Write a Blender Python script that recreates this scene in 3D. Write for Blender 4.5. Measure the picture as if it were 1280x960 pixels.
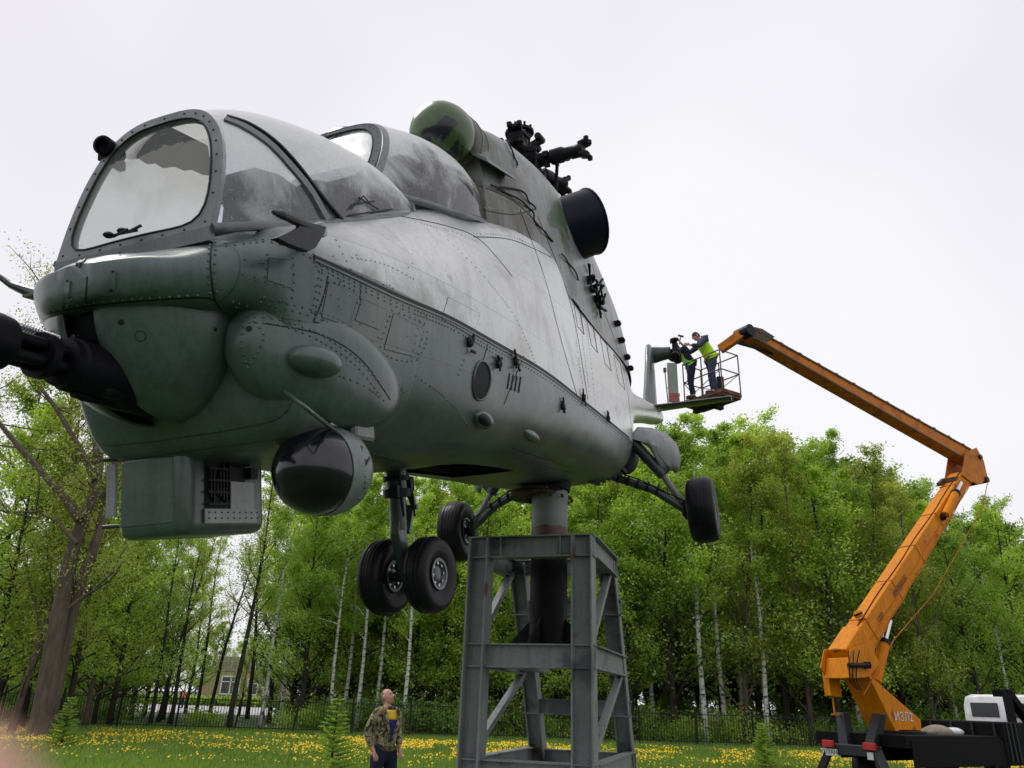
import bpy, bmesh, math, random
import numpy as np
from mathutils import Vector, Matrix
from mathutils.bvhtree import BVHTree
for o in list(bpy.data.objects): bpy.data.objects.remove(o)
random.seed(7); rng = np.random.default_rng(7)
PI = math.pi
scene = bpy.context.scene
COL = scene.collection
rad = math.radians
# ------------------------------------------------------------------ camera
CAMZ = 1.65; FPX = 960.0; PITCH = rad(22.4); ROLL = rad(1.8)
_r = Vector((1, 0, 0)); FWD = Vector((0, math.cos(PITCH), math.sin(PITCH))); _u = Vector((0, -math.sin(PITCH), math.cos(PITCH)))
RIGHT = _r*math.cos(ROLL) + _u*math.sin(ROLL); UP = _u*math.cos(ROLL) - _r*math.sin(ROLL)
CAM = Vector((0, 0, CAMZ))
cd = bpy.data.cameras.new('camera'); cam = bpy.data.objects.new('camera', cd); COL.objects.link(cam)
cam.matrix_world = Matrix((( RIGHT.x, UP.x, -FWD.x, 0), (RIGHT.y, UP.y, -FWD.y, 0), (RIGHT.z, UP.z, -FWD.z, CAMZ), (0, 0, 0, 1)))
cd.sensor_width = 36.0; cd.lens = 27.0; cd.clip_start = 0.01; cd.clip_end = 3000
scene.camera = cam
# ------------------------------------------------------------------ sky, sun, exposure
SUN_EL, SUN_AZ = rad(58), rad(-60)
cd.dof.use_dof = True; cd.dof.focus_distance = 7.0; cd.dof.aperture_fstop = 9.0   # phone lens
world = bpy.data.worlds.new('World'); scene.world = world; world.use_nodes = True
nt = world.node_tree; nt.nodes.clear()
wo = nt.nodes.new('ShaderNodeOutputWorld'); bg = nt.nodes.new('ShaderNodeBackground')
sky = nt.nodes.new('ShaderNodeTexSky'); sky.sky_type = 'NISHITA'; sky.sun_disc = False
sky.sun_elevation = SUN_EL; sky.sun_rotation = SUN_AZ; sky.air_density = 1; sky.dust_density = 3
tc = nt.nodes.new('ShaderNodeTexCoord'); nz = nt.nodes.new('ShaderNodeTexNoise'); nz.inputs['Scale'].default_value = 1.3
nz.inputs['Detail'].default_value = 3; nz.inputs['Roughness'].default_value = .45
cr = nt.nodes.new('ShaderNodeValToRGB')
cr.color_ramp.elements[0].position = .35; cr.color_ramp.elements[0].color = (7.5, 7.3, 7.9, 1)
cr.color_ramp.elements[1].position = .62; cr.color_ramp.elements[1].color = (9.0, 8.95, 9.25, 1)
mx = nt.nodes.new('ShaderNodeMix'); mx.data_type = 'RGBA'; mx.inputs[0].default_value = .93
nt.links.new(tc.outputs['Generated'], nz.inputs['Vector']); nt.links.new(nz.outputs['Fac'], cr.inputs['Fac'])
nt.links.new(sky.outputs['Color'], mx.inputs[6]); nt.links.new(cr.outputs['Color'], mx.inputs[7])
nt.links.new(mx.outputs[2], bg.inputs['Color']); bg.inputs['Strength'].default_value = .1
nt.links.new(bg.outputs['Background'], wo.inputs['Surface'])
sl = bpy.data.lights.new('sun', 'SUN'); sl.energy = 1.5; sl.angle = rad(25); sl.color = (1, .97, .92)
so = bpy.data.objects.new('sun', sl); COL.objects.link(so)
so.rotation_euler = (rad(90) - SUN_EL, 0, PI - SUN_AZ)
scene.view_settings.view_transform = 'Standard'; scene.view_settings.look = 'None'
scene.view_settings.exposure = 0.15; scene.view_settings.gamma = 1
scene.cycles.max_bounces = 8; scene.cycles.transparent_max_bounces = 24
scene.cycles.use_denoising = True

# ------------------------------------------------------------------ pixel geometry helpers (1280x960 photo pixels)
def ray(u, v):
    d = RIGHT*((u-640)/FPX) + UP*((480-v)/FPX) + FWD
    return d.normalized()
def at(u, v, y=None, z=None):
    r = ray(u, v); t = (y/r.y) if y is not None else ((z-CAMZ)/r.z)
    return CAM + r*t
# ------------------------------------------------------------------ materials
def newmat(name):
    m = bpy.data.materials.new(name); m.use_nodes = True
    return m, m.node_tree, m.node_tree.nodes['Principled BSDF']
def rampnode(nt, stops):
    r = nt.nodes.new('ShaderNodeValToRGB'); e = r.color_ramp.elements
    while len(e) < len(stops): e.new(.5)
    for i, (p, c) in enumerate(stops):
        e[i].position = p; e[i].color = (c[0], c[1], c[2], 1) if not isinstance(c, (int, float)) else (c, c, c, 1)
    return r
def noise(nt, scale, detail=4, rough=.6, vec=None, dist=0):
    n = nt.nodes.new('ShaderNodeTexNoise'); n.inputs['Scale'].default_value = scale
    n.inputs['Detail'].default_value = detail; n.inputs['Roughness'].default_value = rough
    n.inputs['Distortion'].default_value = dist
    if vec is not None: nt.links.new(vec, n.inputs['Vector'])
    return n
def objvec(nt, scale=None):
    t = nt.nodes.new('ShaderNodeTexCoord')
    if scale is None: return t.outputs['Object']
    m = nt.nodes.new('ShaderNodeMapping'); m.inputs['Scale'].default_value = scale
    nt.links.new(t.outputs['Object'], m.inputs['Vector']); return m.outputs['Vector']
def mixc(nt, fac, a, b, mode='MIX'):
    m = nt.nodes.new('ShaderNodeMix'); m.data_type = 'RGBA'; m.blend_type = mode
    for k, v in ((0, fac), (6, a), (7, b)):
        if isinstance(v, (int, float)): m.inputs[k].default_value = v
        elif isinstance(v, tuple): m.inputs[k].default_value = (v[0], v[1], v[2], 1)
        else: nt.links.new(v, m.inputs[k])
    return m.outputs[2]
def addbump(nt, b, h, strength=.3, dist=.01):
    n = nt.nodes.new('ShaderNodeBump'); n.inputs['Strength'].default_value = strength; n.inputs['Distance'].default_value = dist
    nt.links.new(h, n.inputs['Height']); nt.links.new(n.outputs['Normal'], b.inputs['Normal'])
def mat(name, c1, c2=None, scale=6, rough=.5, metal=0, bump=.15, bdist=.01, coat=0, detail=5, spec=.35, stretch=None, bscale=None, c3=None):
    m, nt, b = newmat(name)
    c2 = c2 or tuple(x*.75 for x in c1)
    v = objvec(nt, stretch); n = noise(nt, scale, detail, .62, v)
    stops = [(.32, c2), (.62, c1)] if c3 is None else [(.28, c2), (.5, c1), (.72, c3)]
    r = rampnode(nt, stops); nt.links.new(n.outputs['Fac'], r.inputs['Fac']); nt.links.new(r.outputs['Color'], b.inputs['Base Color'])
    rr = nt.nodes.new('ShaderNodeMapRange'); rr.inputs['To Min'].default_value = max(0, rough-.12); rr.inputs['To Max'].default_value = min(1, rough+.12)
    nt.links.new(n.outputs['Fac'], rr.inputs['Value']); nt.links.new(rr.outputs['Result'], b.inputs['Roughness'])
    b.inputs['Metallic'].default_value = metal; b.inputs['Specular IOR Level'].default_value = spec; b.inputs['Coat Weight'].default_value = coat; b.inputs['Coat Roughness'].default_value = .12
    n2 = noise(nt, bscale or scale*5, 5, .6, v); addbump(nt, b, n2.outputs['Fac'], bump, bdist)
    return m
M = {}
def hull_paint(name, base, base2, patches, drop=1.0, streak=.5, rough=.36, upper=None, coat=.15, panels=False):
    """wet old paint: tone noise, coloured patches, vertical streaks, fine drops in relief"""
    m, nt, b = newmat(name); v = objvec(nt)
    n = noise(nt, 1.7, 6, .6, v); r = rampnode(nt, [(.3, base2), (.65, base)]); nt.links.new(n.outputs['Fac'], r.inputs['Fac'])
    c = r.outputs['Color']
    for (col, sc, lo, hi, seed) in patches:
        mp = nt.nodes.new('ShaderNodeMapping'); mp.inputs['Location'].default_value = (seed, seed*1.7, seed*.3)
        nt.links.new(v, mp.inputs['Vector'])
        pn = noise(nt, sc, 5, .55, mp.outputs['Vector'], .3); pr = rampnode(nt, [(lo, 0.), (hi, 1.)])
        nt.links.new(pn.outputs['Fac'], pr.inputs['Fac']); c = mixc(nt, pr.outputs['Color'], c, col)
    mp = nt.nodes.new('ShaderNodeMapping'); mp.inputs['Scale'].default_value = (14, 14, 1.1); nt.links.new(v, mp.inputs['Vector'])
    sn = noise(nt, 1.5, 5, .7, mp.outputs['Vector']); sr = rampnode(nt, [(.42, 1.), (.7, 1-streak)])
    nt.links.new(sn.outputs['Fac'], sr.inputs['Fac']); c = mixc(nt, 1.0, c, sr.outputs['Color'], 'MULTIPLY')
    gn = noise(nt, 38, 3, .7, v); gr = rampnode(nt, [(.3, .82), (.55, 1.)]); nt.links.new(gn.outputs['Fac'], gr.inputs['Fac'])
    c = mixc(nt, 1.0, c, gr.outputs['Color'], 'MULTIPLY')
    if upper:   # second paint above the side rail, whitened to imitate wet sheen (object space: x = 3 - s, z = height - .87)
        r2 = rampnode(nt, [(.3, upper[1]), (.65, upper[0])]); nt.links.new(n.outputs['Fac'], r2.inputs['Fac']); c2 = r2.outputs['Color']
        for (col, sc, lo, hi, seed) in upper[2]:
            mp = nt.nodes.new('ShaderNodeMapping'); mp.inputs['Location'].default_value = (seed, seed*1.7, seed*.3)
            nt.links.new(v, mp.inputs['Vector']); pn = noise(nt, sc, 6, .6, mp.outputs['Vector'], .5); pr = rampnode(nt, [(lo, 0.), (hi, 1.)])
            nt.links.new(pn.outputs['Fac'], pr.inputs['Fac']); c2 = mixc(nt, pr.outputs['Color'], c2, col)
        c2 = mixc(nt, .6, c2, sr.outputs['Color'], 'MULTIPLY'); c2 = mixc(nt, 1.0, c2, gr.outputs['Color'], 'MULTIPLY')
        sp = nt.nodes.new('ShaderNodeSeparateXYZ'); nt.links.new(v, sp.inputs[0])
        f1 = nt.nodes.new('ShaderNodeMath'); f1.operation = 'MULTIPLY_ADD'; f1.inputs[1].default_value = -.033; f1.inputs[2].default_value = 0
        nt.links.new(sp.outputs['X'], f1.inputs[0]); f2 = nt.nodes.new('ShaderNodeMath'); f2.operation = 'ADD'
        nt.links.new(f1.outputs[0], f2.inputs[0]); nt.links.new(sp.outputs['Z'], f2.inputs[1])
        m1 = nt.nodes.new('ShaderNodeMapRange'); m1.inputs['From Min'].default_value = .546; m1.inputs['From Max'].default_value = .556; nt.links.new(f2.outputs[0], m1.inputs['Value'])
        na = nt.nodes.new('ShaderNodeMath'); na.operation = 'MULTIPLY_ADD'; na.inputs[1].default_value = .5; nt.links.new(n.outputs['Fac'], na.inputs[0]); nt.links.new(sp.outputs['X'], na.inputs[2])
        m2 = nt.nodes.new('ShaderNodeMapRange'); m2.inputs['From Min'].default_value = 5.25; m2.inputs['From Max'].default_value = 4.75; nt.links.new(na.outputs[0], m2.inputs['Value'])
        mm = nt.nodes.new('ShaderNodeMath'); mm.operation = 'MULTIPLY'; nt.links.new(m1.outputs[0], mm.inputs[0]); nt.links.new(m2.outputs[0], mm.inputs[1])
        c = mixc(nt, mm.outputs[0], c, c2)
        cw = nt.nodes.new('ShaderNodeMath'); cw.operation = 'MULTIPLY_ADD'; cw.inputs[1].default_value = .8; cw.inputs[2].default_value = .2; nt.links.new(mm.outputs[0], cw.inputs[0])
    if panels:   # sheets of skin, each with a tone of its own and a thin dirty joint
        sx_ = nt.nodes.new('ShaderNodeSeparateXYZ'); nt.links.new(v, sx_.inputs[0]); cx_ = nt.nodes.new('ShaderNodeCombineXYZ')
        nt.links.new(sx_.outputs['X'], cx_.inputs['X']); nt.links.new(sx_.outputs['Z'], cx_.inputs['Y'])
        br = nt.nodes.new('ShaderNodeTexBrick'); br.offset = .37; br.inputs['Scale'].default_value = 1.0; br.inputs['Brick Width'].default_value = .74; br.inputs['Row Height'].default_value = .43
        br.inputs['Mortar Size'].default_value = .0028; br.inputs['Mortar Smooth'].default_value = .3; br.inputs['Color1'].default_value = (.84, .84, .85, 1); br.inputs['Color2'].default_value = (1.06, 1.06, 1.04, 1); br.inputs['Mortar'].default_value = (.45, .45, .45, 1)
        nt.links.new(cx_.outputs[0], br.inputs['Vector']); c = mixc(nt, 1.0, c, br.outputs['Color'], 'MULTIPLY')
        st_ = noise(nt, 7, 6, .75, v); sr_ = rampnode(nt, [(.62, 0.), (.68, .55)]); nt.links.new(st_.outputs['Fac'], sr_.inputs['Fac']); c = mixc(nt, sr_.outputs['Color'], c, (.12, .11, .085))
    nt.links.new(c, b.inputs['Base Color'])
    rr = nt.nodes.new('ShaderNodeMapRange'); rr.inputs['To Min'].default_value = rough-.1; rr.inputs['To Max'].default_value = rough+.2
    nt.links.new(n.outputs['Fac'], rr.inputs['Value']); nt.links.new(rr.outputs['Result'], b.inputs['Roughness'])
    b.inputs['Coat Weight'].default_value = coat; b.inputs['Coat Roughness'].default_value = .28
    if upper: nt.links.new(cw.outputs[0], b.inputs['Coat Weight'])
    vo = nt.nodes.new('ShaderNodeTexVoronoi'); vo.inputs['Scale'].default_value = 95; nt.links.new(v, vo.inputs['Vector'])
    vr = rampnode(nt, [(.0, 1.), (.22, 0.)]); nt.links.new(vo.outputs['Distance'], vr.inputs['Fac'])
    dn = noise(nt, 5, 3, .6, v); ml = nt.nodes.new('ShaderNodeMath'); ml.operation = 'MULTIPLY'
    nt.links.new(vr.outputs['Color'], ml.inputs[0]); nt.links.new(dn.outputs['Fac'], ml.inputs[1])
    big = noise(nt, 2.6, 2, .4, v)
    b1 = nt.nodes.new('ShaderNodeBump'); b1.inputs['Strength'].default_value = .35*drop; b1.inputs['Distance'].default_value = .002
    nt.links.new(ml.outputs[0], b1.inputs['Height'])
    b2 = nt.nodes.new('ShaderNodeBump'); b2.inputs['Strength'].default_value = .5; b2.inputs['Distance'].default_value = .035
    nt.links.new(big.outputs['Fac'], b2.inputs['Height']); nt.links.new(b1.outputs['Normal'], b2.inputs['Normal'])
    nt.links.new(b2.outputs['Normal'], b.inputs['Normal'])
    return m
M['hull'] = hull_paint('hull paint', (.108, .150, .145), (.068, .100, .094), [((.15, .18, .165), 1.1, .52, .66, 3.0)], .6, .3, .30, coat=.35, upper=((.76, .76, .75), (.60, .61, .60), [((.30, .285, .235), 1.0, .55, .66, 1.0), ((.25, .27, .24), 1.3, .62, .72, 9.0)]), panels=True)  # upper light grey raised towards white, standing in for sky sheen on wet paint
M['chin'] = hull_paint('chin paint', (.095, .135, .122), (.064, .096, .084), [((.05, .06, .055), 2.4, .60, .72, 7.0)], .6, .3, .28, coat=.3)
M['hull_top'] = hull_paint('hull upper paint', (.40, .40, .39), (.30, .31, .30), [((.24, .235, .19), .9, .56, .66, 1.0), ((.07, .12, .05), 1.2, .63, .68, 9.0)], 1, .45)
M['hull_green'] = hull_paint('hull green patches', (.27, .29, .285), (.17, .19, .185), [((.11, .10, .075), 1.4, .50, .64, 2.0), ((.06, .11, .04), 1.5, .60, .63, 5.0), ((.06, .065, .075), 1.3, .60, .66, 12.0)], 1, .5, panels=True)
M['frame'] = hull_paint('canopy frame paint', (.16, .18, .19), (.11, .125, .135), [], .8, .3)
M['dome'] = hull_paint('intake dome paint', (.075, .13, .035), (.05, .09, .03), [((.015, .017, .03), 3.2, .60, .61, 4.0)], .5, .2, .22)
M['frame_dull'] = mat('dull frame paint', (.15, .165, .175), (.10, .115, .125), 6, .85, 0, .2, spec=.05)
M['black'] = mat('black metal', (.007, .007, .011), (.004, .004, .006), 8, .5, 0, .2, .004, .0, spec=.12)
M['rotor'] = mat('greasy rotor metal', (.022, .022, .026), (.008, .008, .010), 14, .4, .2, .4, .006, spec=.12)
M['blackball'] = mat('gloss black cover', (.006, .007, .012), (.004, .004, .008), 3, .16, 0, .12, .004, .6)
M['tyre'] = mat('tyre rubber', (.013, .013, .015), (.008, .008, .009), 7, .5, 0, .3, .006, .1, spec=.12)
M['exhaust'] = mat('dark blue exhaust paint', (.010, .012, .028), (.006, .007, .018), 5, .42, 0, .2, .004, .05, spec=.12)
M['seam'] = mat('dark seam', (.012, .013, .014), (.006, .006, .007), 20, .6, 0, .2)
M['strut'] = mat('strut dark green', (.045, .06, .055), (.025, .035, .032), 9, .35, 0, .3, .004, .3)
M['greydoor'] = hull_paint('grey door paint', (.42, .43, .44), (.34, .35, .36), [], .8, .2)
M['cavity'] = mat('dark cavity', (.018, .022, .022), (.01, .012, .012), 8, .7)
M['blueshade'] = mat('dark blue interior shade', (.03, .042, .065), (.015, .02, .035), 9, .7, 0, .4)  # cockpit darkness put into the colour of the added panels
M['podgrey'] = hull_paint('pod grey paint', (.20, .235, .22), (.14, .17, .155), [], .7, .3)
M['alu'] = mat('bare metal', (.45, .46, .47), (.3, .31, .32), 12, .3, .9, .2, .003)
M['steel'] = hull_paint('grey stand paint', (.22, .25, .245), (.17, .195, .19), [((.15, .07, .035), 4.5, .66, .70, 2.0), ((.10, .115, .115), 2.2, .55, .65, 6.0)], .4, .35, .45, coat=.1)
M['col_grey'] = None
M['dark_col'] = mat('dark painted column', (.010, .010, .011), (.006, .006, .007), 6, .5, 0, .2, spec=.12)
M['rust'] = mat('rust', (.11, .065, .045), (.045, .032, .026), 9, .7, 0, .5, .01)
M['orange'] = hull_paint('orange boom paint', (.78, .265, .003), (.66, .205, .003), [((.33, .11, .01), 3.0, .62, .70, 3.0)], .2, .3, .5, coat=.0)
M['orange'].node_tree.nodes['Principled BSDF'].inputs['Specular IOR Level'].default_value = .15
M['orange_rust'] = mat('weathered orange boom paint', (.54, .165, .014), (.26, .08, .014), 4, .6, 0, .3, .006, spec=.2, c3=(.64, .21, .012), stretch=(1, 1, 1))
M['platform_rust'] = mat('rusty platform', (.10, .05, .035), (.035, .022, .018), 7, .75, 0, .4, c3=(.42, .12, .035))
M['truckblack'] = mat('truck black', (.006, .006, .007), (.004, .004, .005), 5, .7, 0, .15, spec=.12)
M['truckgrey'] = mat('truck dark grey', (.022, .025, .03), (.012, .014, .017), 6, .55, 0, .2)
M['white'] = mat('white cab paint', (.72, .73, .74), (.55, .56, .57), 4, .35, 0, .05, coat=.3)
M['red'] = mat('red lens', (.5, .03, .03), (.35, .02, .02), 8, .3)
M['pinkred'] = mat('faded red', (.5, .13, .12), (.38, .1, .09), 8, .5)
M['chrome'] = mat('cylinder chrome', (.7, .71, .72), (.55, .55, .56), 8, .15, 1, .03)
M['glassdark'] = mat('dark window glass', (.03, .035, .04), (.02, .022, .026), 3, .08, 0, .02, coat=.5)
M['plate'] = mat('plate white', (.6, .6, .58), (.5, .5, .48), 20, .4)
M['ink'] = mat('print black', (.02, .02, .02), None, 20, .5)
M['whiteink'] = mat('print white', (.7, .7, .68), None, 20, .5)
M['skin'] = mat('skin', (.60, .33, .24), (.52, .26, .19), 10, .5, 0, .05)
M['hair'] = mat('dark grey hair', (.06, .05, .045), (.03, .025, .022), 60, .7, 0, .4)
M['navy'] = mat('navy cloth', (.012, .018, .045), (.007, .01, .028), 12, .8, 0, .3, .01)
M['denim'] = mat('blue work cloth', (.045, .06, .11), (.025, .035, .07), 10, .85, 0, .4, .012)
M['darkcloth'] = mat('dark cloth', (.02, .024, .03), (.01, .012, .016), 10, .85, 0, .4, .012)
M['hiviz'] = mat('hi-vis yellow', (.52, .80, .02), (.36, .62, .02), 12, .7, 0, .3, .01)
M['hivizgreen'] = mat('hi-vis green', (.30, .62, .10), (.2, .45, .07), 12, .7, 0, .3, .01)
M['hiorange'] = mat('hi-vis orange', (.85, .12, .02), (.7, .08, .02), 12, .7)
M['yellowcloth'] = mat('yellow cloth', (.75, .48, .02), (.65, .4, .02), 12, .8)
M['bluecloth'] = mat('royal blue cloth', (.015, .03, .16), (.01, .02, .11), 12, .8)
M['shoe'] = mat('shoe leather', (.02, .018, .016), (.012, .01, .01), 12, .4)
M['wood'] = mat('hammer handle', (.2, .12, .06), (.12, .07, .04), 12, .5)
M['sack'] = mat('canvas sack', (.30, .26, .19), (.16, .13, .09), 9, .85, 0, .5, .01)
M['board'] = mat('pale green board', (.34, .38, .32), (.27, .31, .26), 5, .45, 0, .08)
def camo():
    m, nt, b = newmat('camouflage cloth'); v = objvec(nt)
    n = noise(nt, 11, 4, .55, v, 1.2); r = rampnode(nt, [(.0, (.03, .03, .02)), (.42, (.07, .065, .03)), (.46, (.30, .24, .13)), (.54, (.17, .18, .08)), (.60, (.48, .40, .26))])
    r.color_ramp.interpolation = 'CONSTANT'
    nt.links.new(n.outputs['Fac'], r.inputs['Fac']); nt.links.new(r.outputs['Color'], b.inputs['Base Color']); b.inputs['Roughness'].default_value = .85
    n2 = noise(nt, 14, 3, .5, v); addbump(nt, b, n2.outputs['Fac'], .5, .02); return m
M['camo'] = camo()
def colmat():
    m, nt, b = newmat('grey column with rust line'); v = objvec(nt)
    s = nt.nodes.new('ShaderNodeSeparateXYZ'); nt.links.new(v, s.inputs[0]); n = noise(nt, 14, 5, .7, v)
    ad = nt.nodes.new('ShaderNodeMath'); ad.operation = 'MULTIPLY_ADD'; ad.inputs[1].default_value = .11; nt.links.new(n.outputs['Fac'], ad.inputs[0]); nt.links.new(s.outputs['Z'], ad.inputs[2])
    r = rampnode(nt, [(.0, (.06, .03, .022)), (.5, (.10, .045, .028)), (.505, (.13, .155, .15)), (1., (.2, .23, .22))]); 
    mr = nt.nodes.new('ShaderNodeMapRange'); mr.inputs['From Min'].default_value = -.17; mr.inputs['From Max'].default_value = .05
    nt.links.new(ad.outputs[0], mr.inputs['Value']); nt.links.new(mr.outputs['Result'], r.inputs['Fac']); nt.links.new(r.outputs['Color'], b.inputs['Base Color'])
    b.inputs['Roughness'].default_value = .5; addbump(nt, b, n.outputs['Fac'], .2, .004); return m
M['col_grey'] = colmat()
def glass(name, haze_lo, haze_hi, tint, hazecol, drops=60, zsplit=None, fres=.08, tf=.7, nsc=3.2):
    """wet pane: clear/reflecting body, milky dirt and painted sky sheen in patches, water drops in relief"""
    m = bpy.data.materials.new(name); m.use_nodes = True; nt = m.node_tree; nt.nodes.clear()
    out = nt.nodes.new('ShaderNodeOutputMaterial'); v = objvec(nt)
    tr = nt.nodes.new('ShaderNodeBsdfTransparent'); tr.inputs['Color'].default_value = (*tint, 1)
    gl = nt.nodes.new('ShaderNodeBsdfGlossy'); gl.inputs['Roughness'].default_value = .05
    df = nt.nodes.new('ShaderNodeBsdfDiffuse'); df.inputs['Color'].default_value = (*hazecol, 1)
    tl = nt.nodes.new('ShaderNodeBsdfTranslucent'); tl.inputs['Color'].default_value = (*hazecol, 1)
    hz = nt.nodes.new('ShaderNodeMixShader'); hz.inputs[0].default_value = tf; nt.links.new(df.outputs[0], hz.inputs[1]); nt.links.new(tl.outputs[0], hz.inputs[2])
    vo = nt.nodes.new('ShaderNodeTexVoronoi'); vo.inputs['Scale'].default_value = drops; nt.links.new(v, vo.inputs['Vector'])
    vr = rampnode(nt, [(.0, 1.), (.3, 0.)]); nt.links.new(vo.outputs['Distance'], vr.inputs['Fac'])
    bp = nt.nodes.new('ShaderNodeBump'); bp.inputs['Strength'].default_value = .6; bp.inputs['Distance'].default_value = .0015
    nt.links.new(vr.outputs['Color'], bp.inputs['Height']); nt.links.new(bp.outputs['Normal'], gl.inputs['Normal'])
    lw = nt.nodes.new('ShaderNodeLayerWeight'); lw.inputs['Blend'].default_value = .5
    pw = nt.nodes.new('ShaderNodeMath'); pw.operation = 'POWER'; pw.inputs[1].default_value = 4.5; nt.links.new(lw.outputs['Facing'], pw.inputs[0])
    fa = nt.nodes.new('ShaderNodeMath'); fa.operation = 'MULTIPLY_ADD'; fa.use_clamp = True; fa.inputs[1].default_value = .85; fa.inputs[2].default_value = fres; nt.links.new(pw.outputs[0], fa.inputs[0])
    m1 = nt.nodes.new('ShaderNodeMixShader'); nt.links.new(fa.outputs[0], m1.inputs[0]); nt.links.new(tr.outputs[0], m1.inputs[1]); nt.links.new(gl.outputs[0], m1.inputs[2])
    n = noise(nt, nsc, 6, .65, v, .4)
    src = n.outputs['Fac']
    if zsplit is None:      # up-facing glass made milky, white sky sheen put into the haze
        ge = nt.nodes.new('ShaderNodeNewGeometry'); sg_ = nt.nodes.new('ShaderNodeSeparateXYZ'); nt.links.new(ge.outputs['Normal'], sg_.inputs[0])
        ab = nt.nodes.new('ShaderNodeMath'); ab.operation = 'ABSOLUTE'; nt.links.new(sg_.outputs['Z'], ab.inputs[0])
        mu = nt.nodes.new('ShaderNodeMath'); mu.operation = 'MULTIPLY_ADD'; mu.inputs[1].default_value = .55; nt.links.new(ab.outputs[0], mu.inputs[0]); nt.links.new(n.outputs['Fac'], mu.inputs[2]); src = mu.outputs[0]
    if zsplit is not None:   # hazier lower part of the pane, ragged edge
        s = nt.nodes.new('ShaderNodeSeparateXYZ'); nt.links.new(v, s.inputs[0])
        ma = nt.nodes.new('ShaderNodeMath'); ma.operation = 'SUBTRACT'; ma.inputs[0].default_value = zsplit; nt.links.new(s.outputs['Z'], ma.inputs[1])
        mb = nt.nodes.new('ShaderNodeMath'); mb.operation = 'MULTIPLY_ADD'; mb.inputs[1].default_value = 6.0
        nt.links.new(ma.outputs[0], mb.inputs[0]); nt.links.new(n.outputs['Fac'], mb.inputs[2]); src = mb.outputs[0]
    r = rampnode(nt, [(haze_lo[0], haze_lo[1]), (haze_hi[0], haze_hi[1])]); nt.links.new(src, r.inputs['Fac'])
    fine = noise(nt, 120, 3, .8, v); frr = rampnode(nt, [(.60, 0.), (.70, .45)]); nt.links.new(fine.outputs['Fac'], frr.inputs['Fac'])
    v2 = nt.nodes.new('ShaderNodeTexVoronoi'); v2.inputs['Scale'].default_value = 75; nt.links.new(v, v2.inputs['Vector'])
    vd = rampnode(nt, [(.10, 1.), (.17, 0.)]); nt.links.new(v2.outputs['Distance'], vd.inputs['Fac'])
    vc = nt.nodes.new('ShaderNodeSeparateColor'); nt.links.new(v2.outputs['Color'], vc.inputs[0]); vg = nt.nodes.new('ShaderNodeMath'); vg.operation = 'GREATER_THAN'; vg.inputs[1].default_value = .45; nt.links.new(vc.outputs[0], vg.inputs[0])
    vm = nt.nodes.new('ShaderNodeMath'); vm.operation = 'MULTIPLY'; nt.links.new(vd.outputs['Color'], vm.inputs[0]); nt.links.new(vg.outputs[0], vm.inputs[1])
    vk = nt.nodes.new('ShaderNodeMath'); vk.operation = 'MULTIPLY_ADD'; vk.inputs[1].default_value = .6; nt.links.new(vm.outputs[0], vk.inputs[0]); nt.links.new(frr.outputs['Color'], vk.inputs[2]); frr = vk
    mxx = nt.nodes.new('ShaderNodeMath'); mxx.operation = 'MAXIMUM'; nt.links.new(r.outputs['Color'], mxx.inputs[0]); nt.links.new(frr.outputs[0], mxx.inputs[1])
    m2 = nt.nodes.new('ShaderNodeMixShader'); nt.links.new(mxx.outputs[0], m2.inputs[0]); nt.links.new(m1.outputs[0], m2.inputs[1]); nt.links.new(hz.outputs[0], m2.inputs[2])
    nt.links.new(m2.outputs[0], out.inputs['Surface']); return m
M['glass_canopy'] = glass('wet dirty canopy glass', (.54, .06), (.80, .94), (.78, .82, .86), (.96, .96, .97), 170, tf=.3, nsc=2.1)
M['glass_side'] = glass('wet side glass', (.70, .04), (.98, .75), (.80, .84, .88), (.84,.85,.86), 170)
M['glass_wind'] = glass('cream tinted armour glass', (.48, .03), (.54, .34), (1., .995, .93), (.95, .95, .88), 180, zsplit=1.22, tf=.6, fres=.03)

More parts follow.
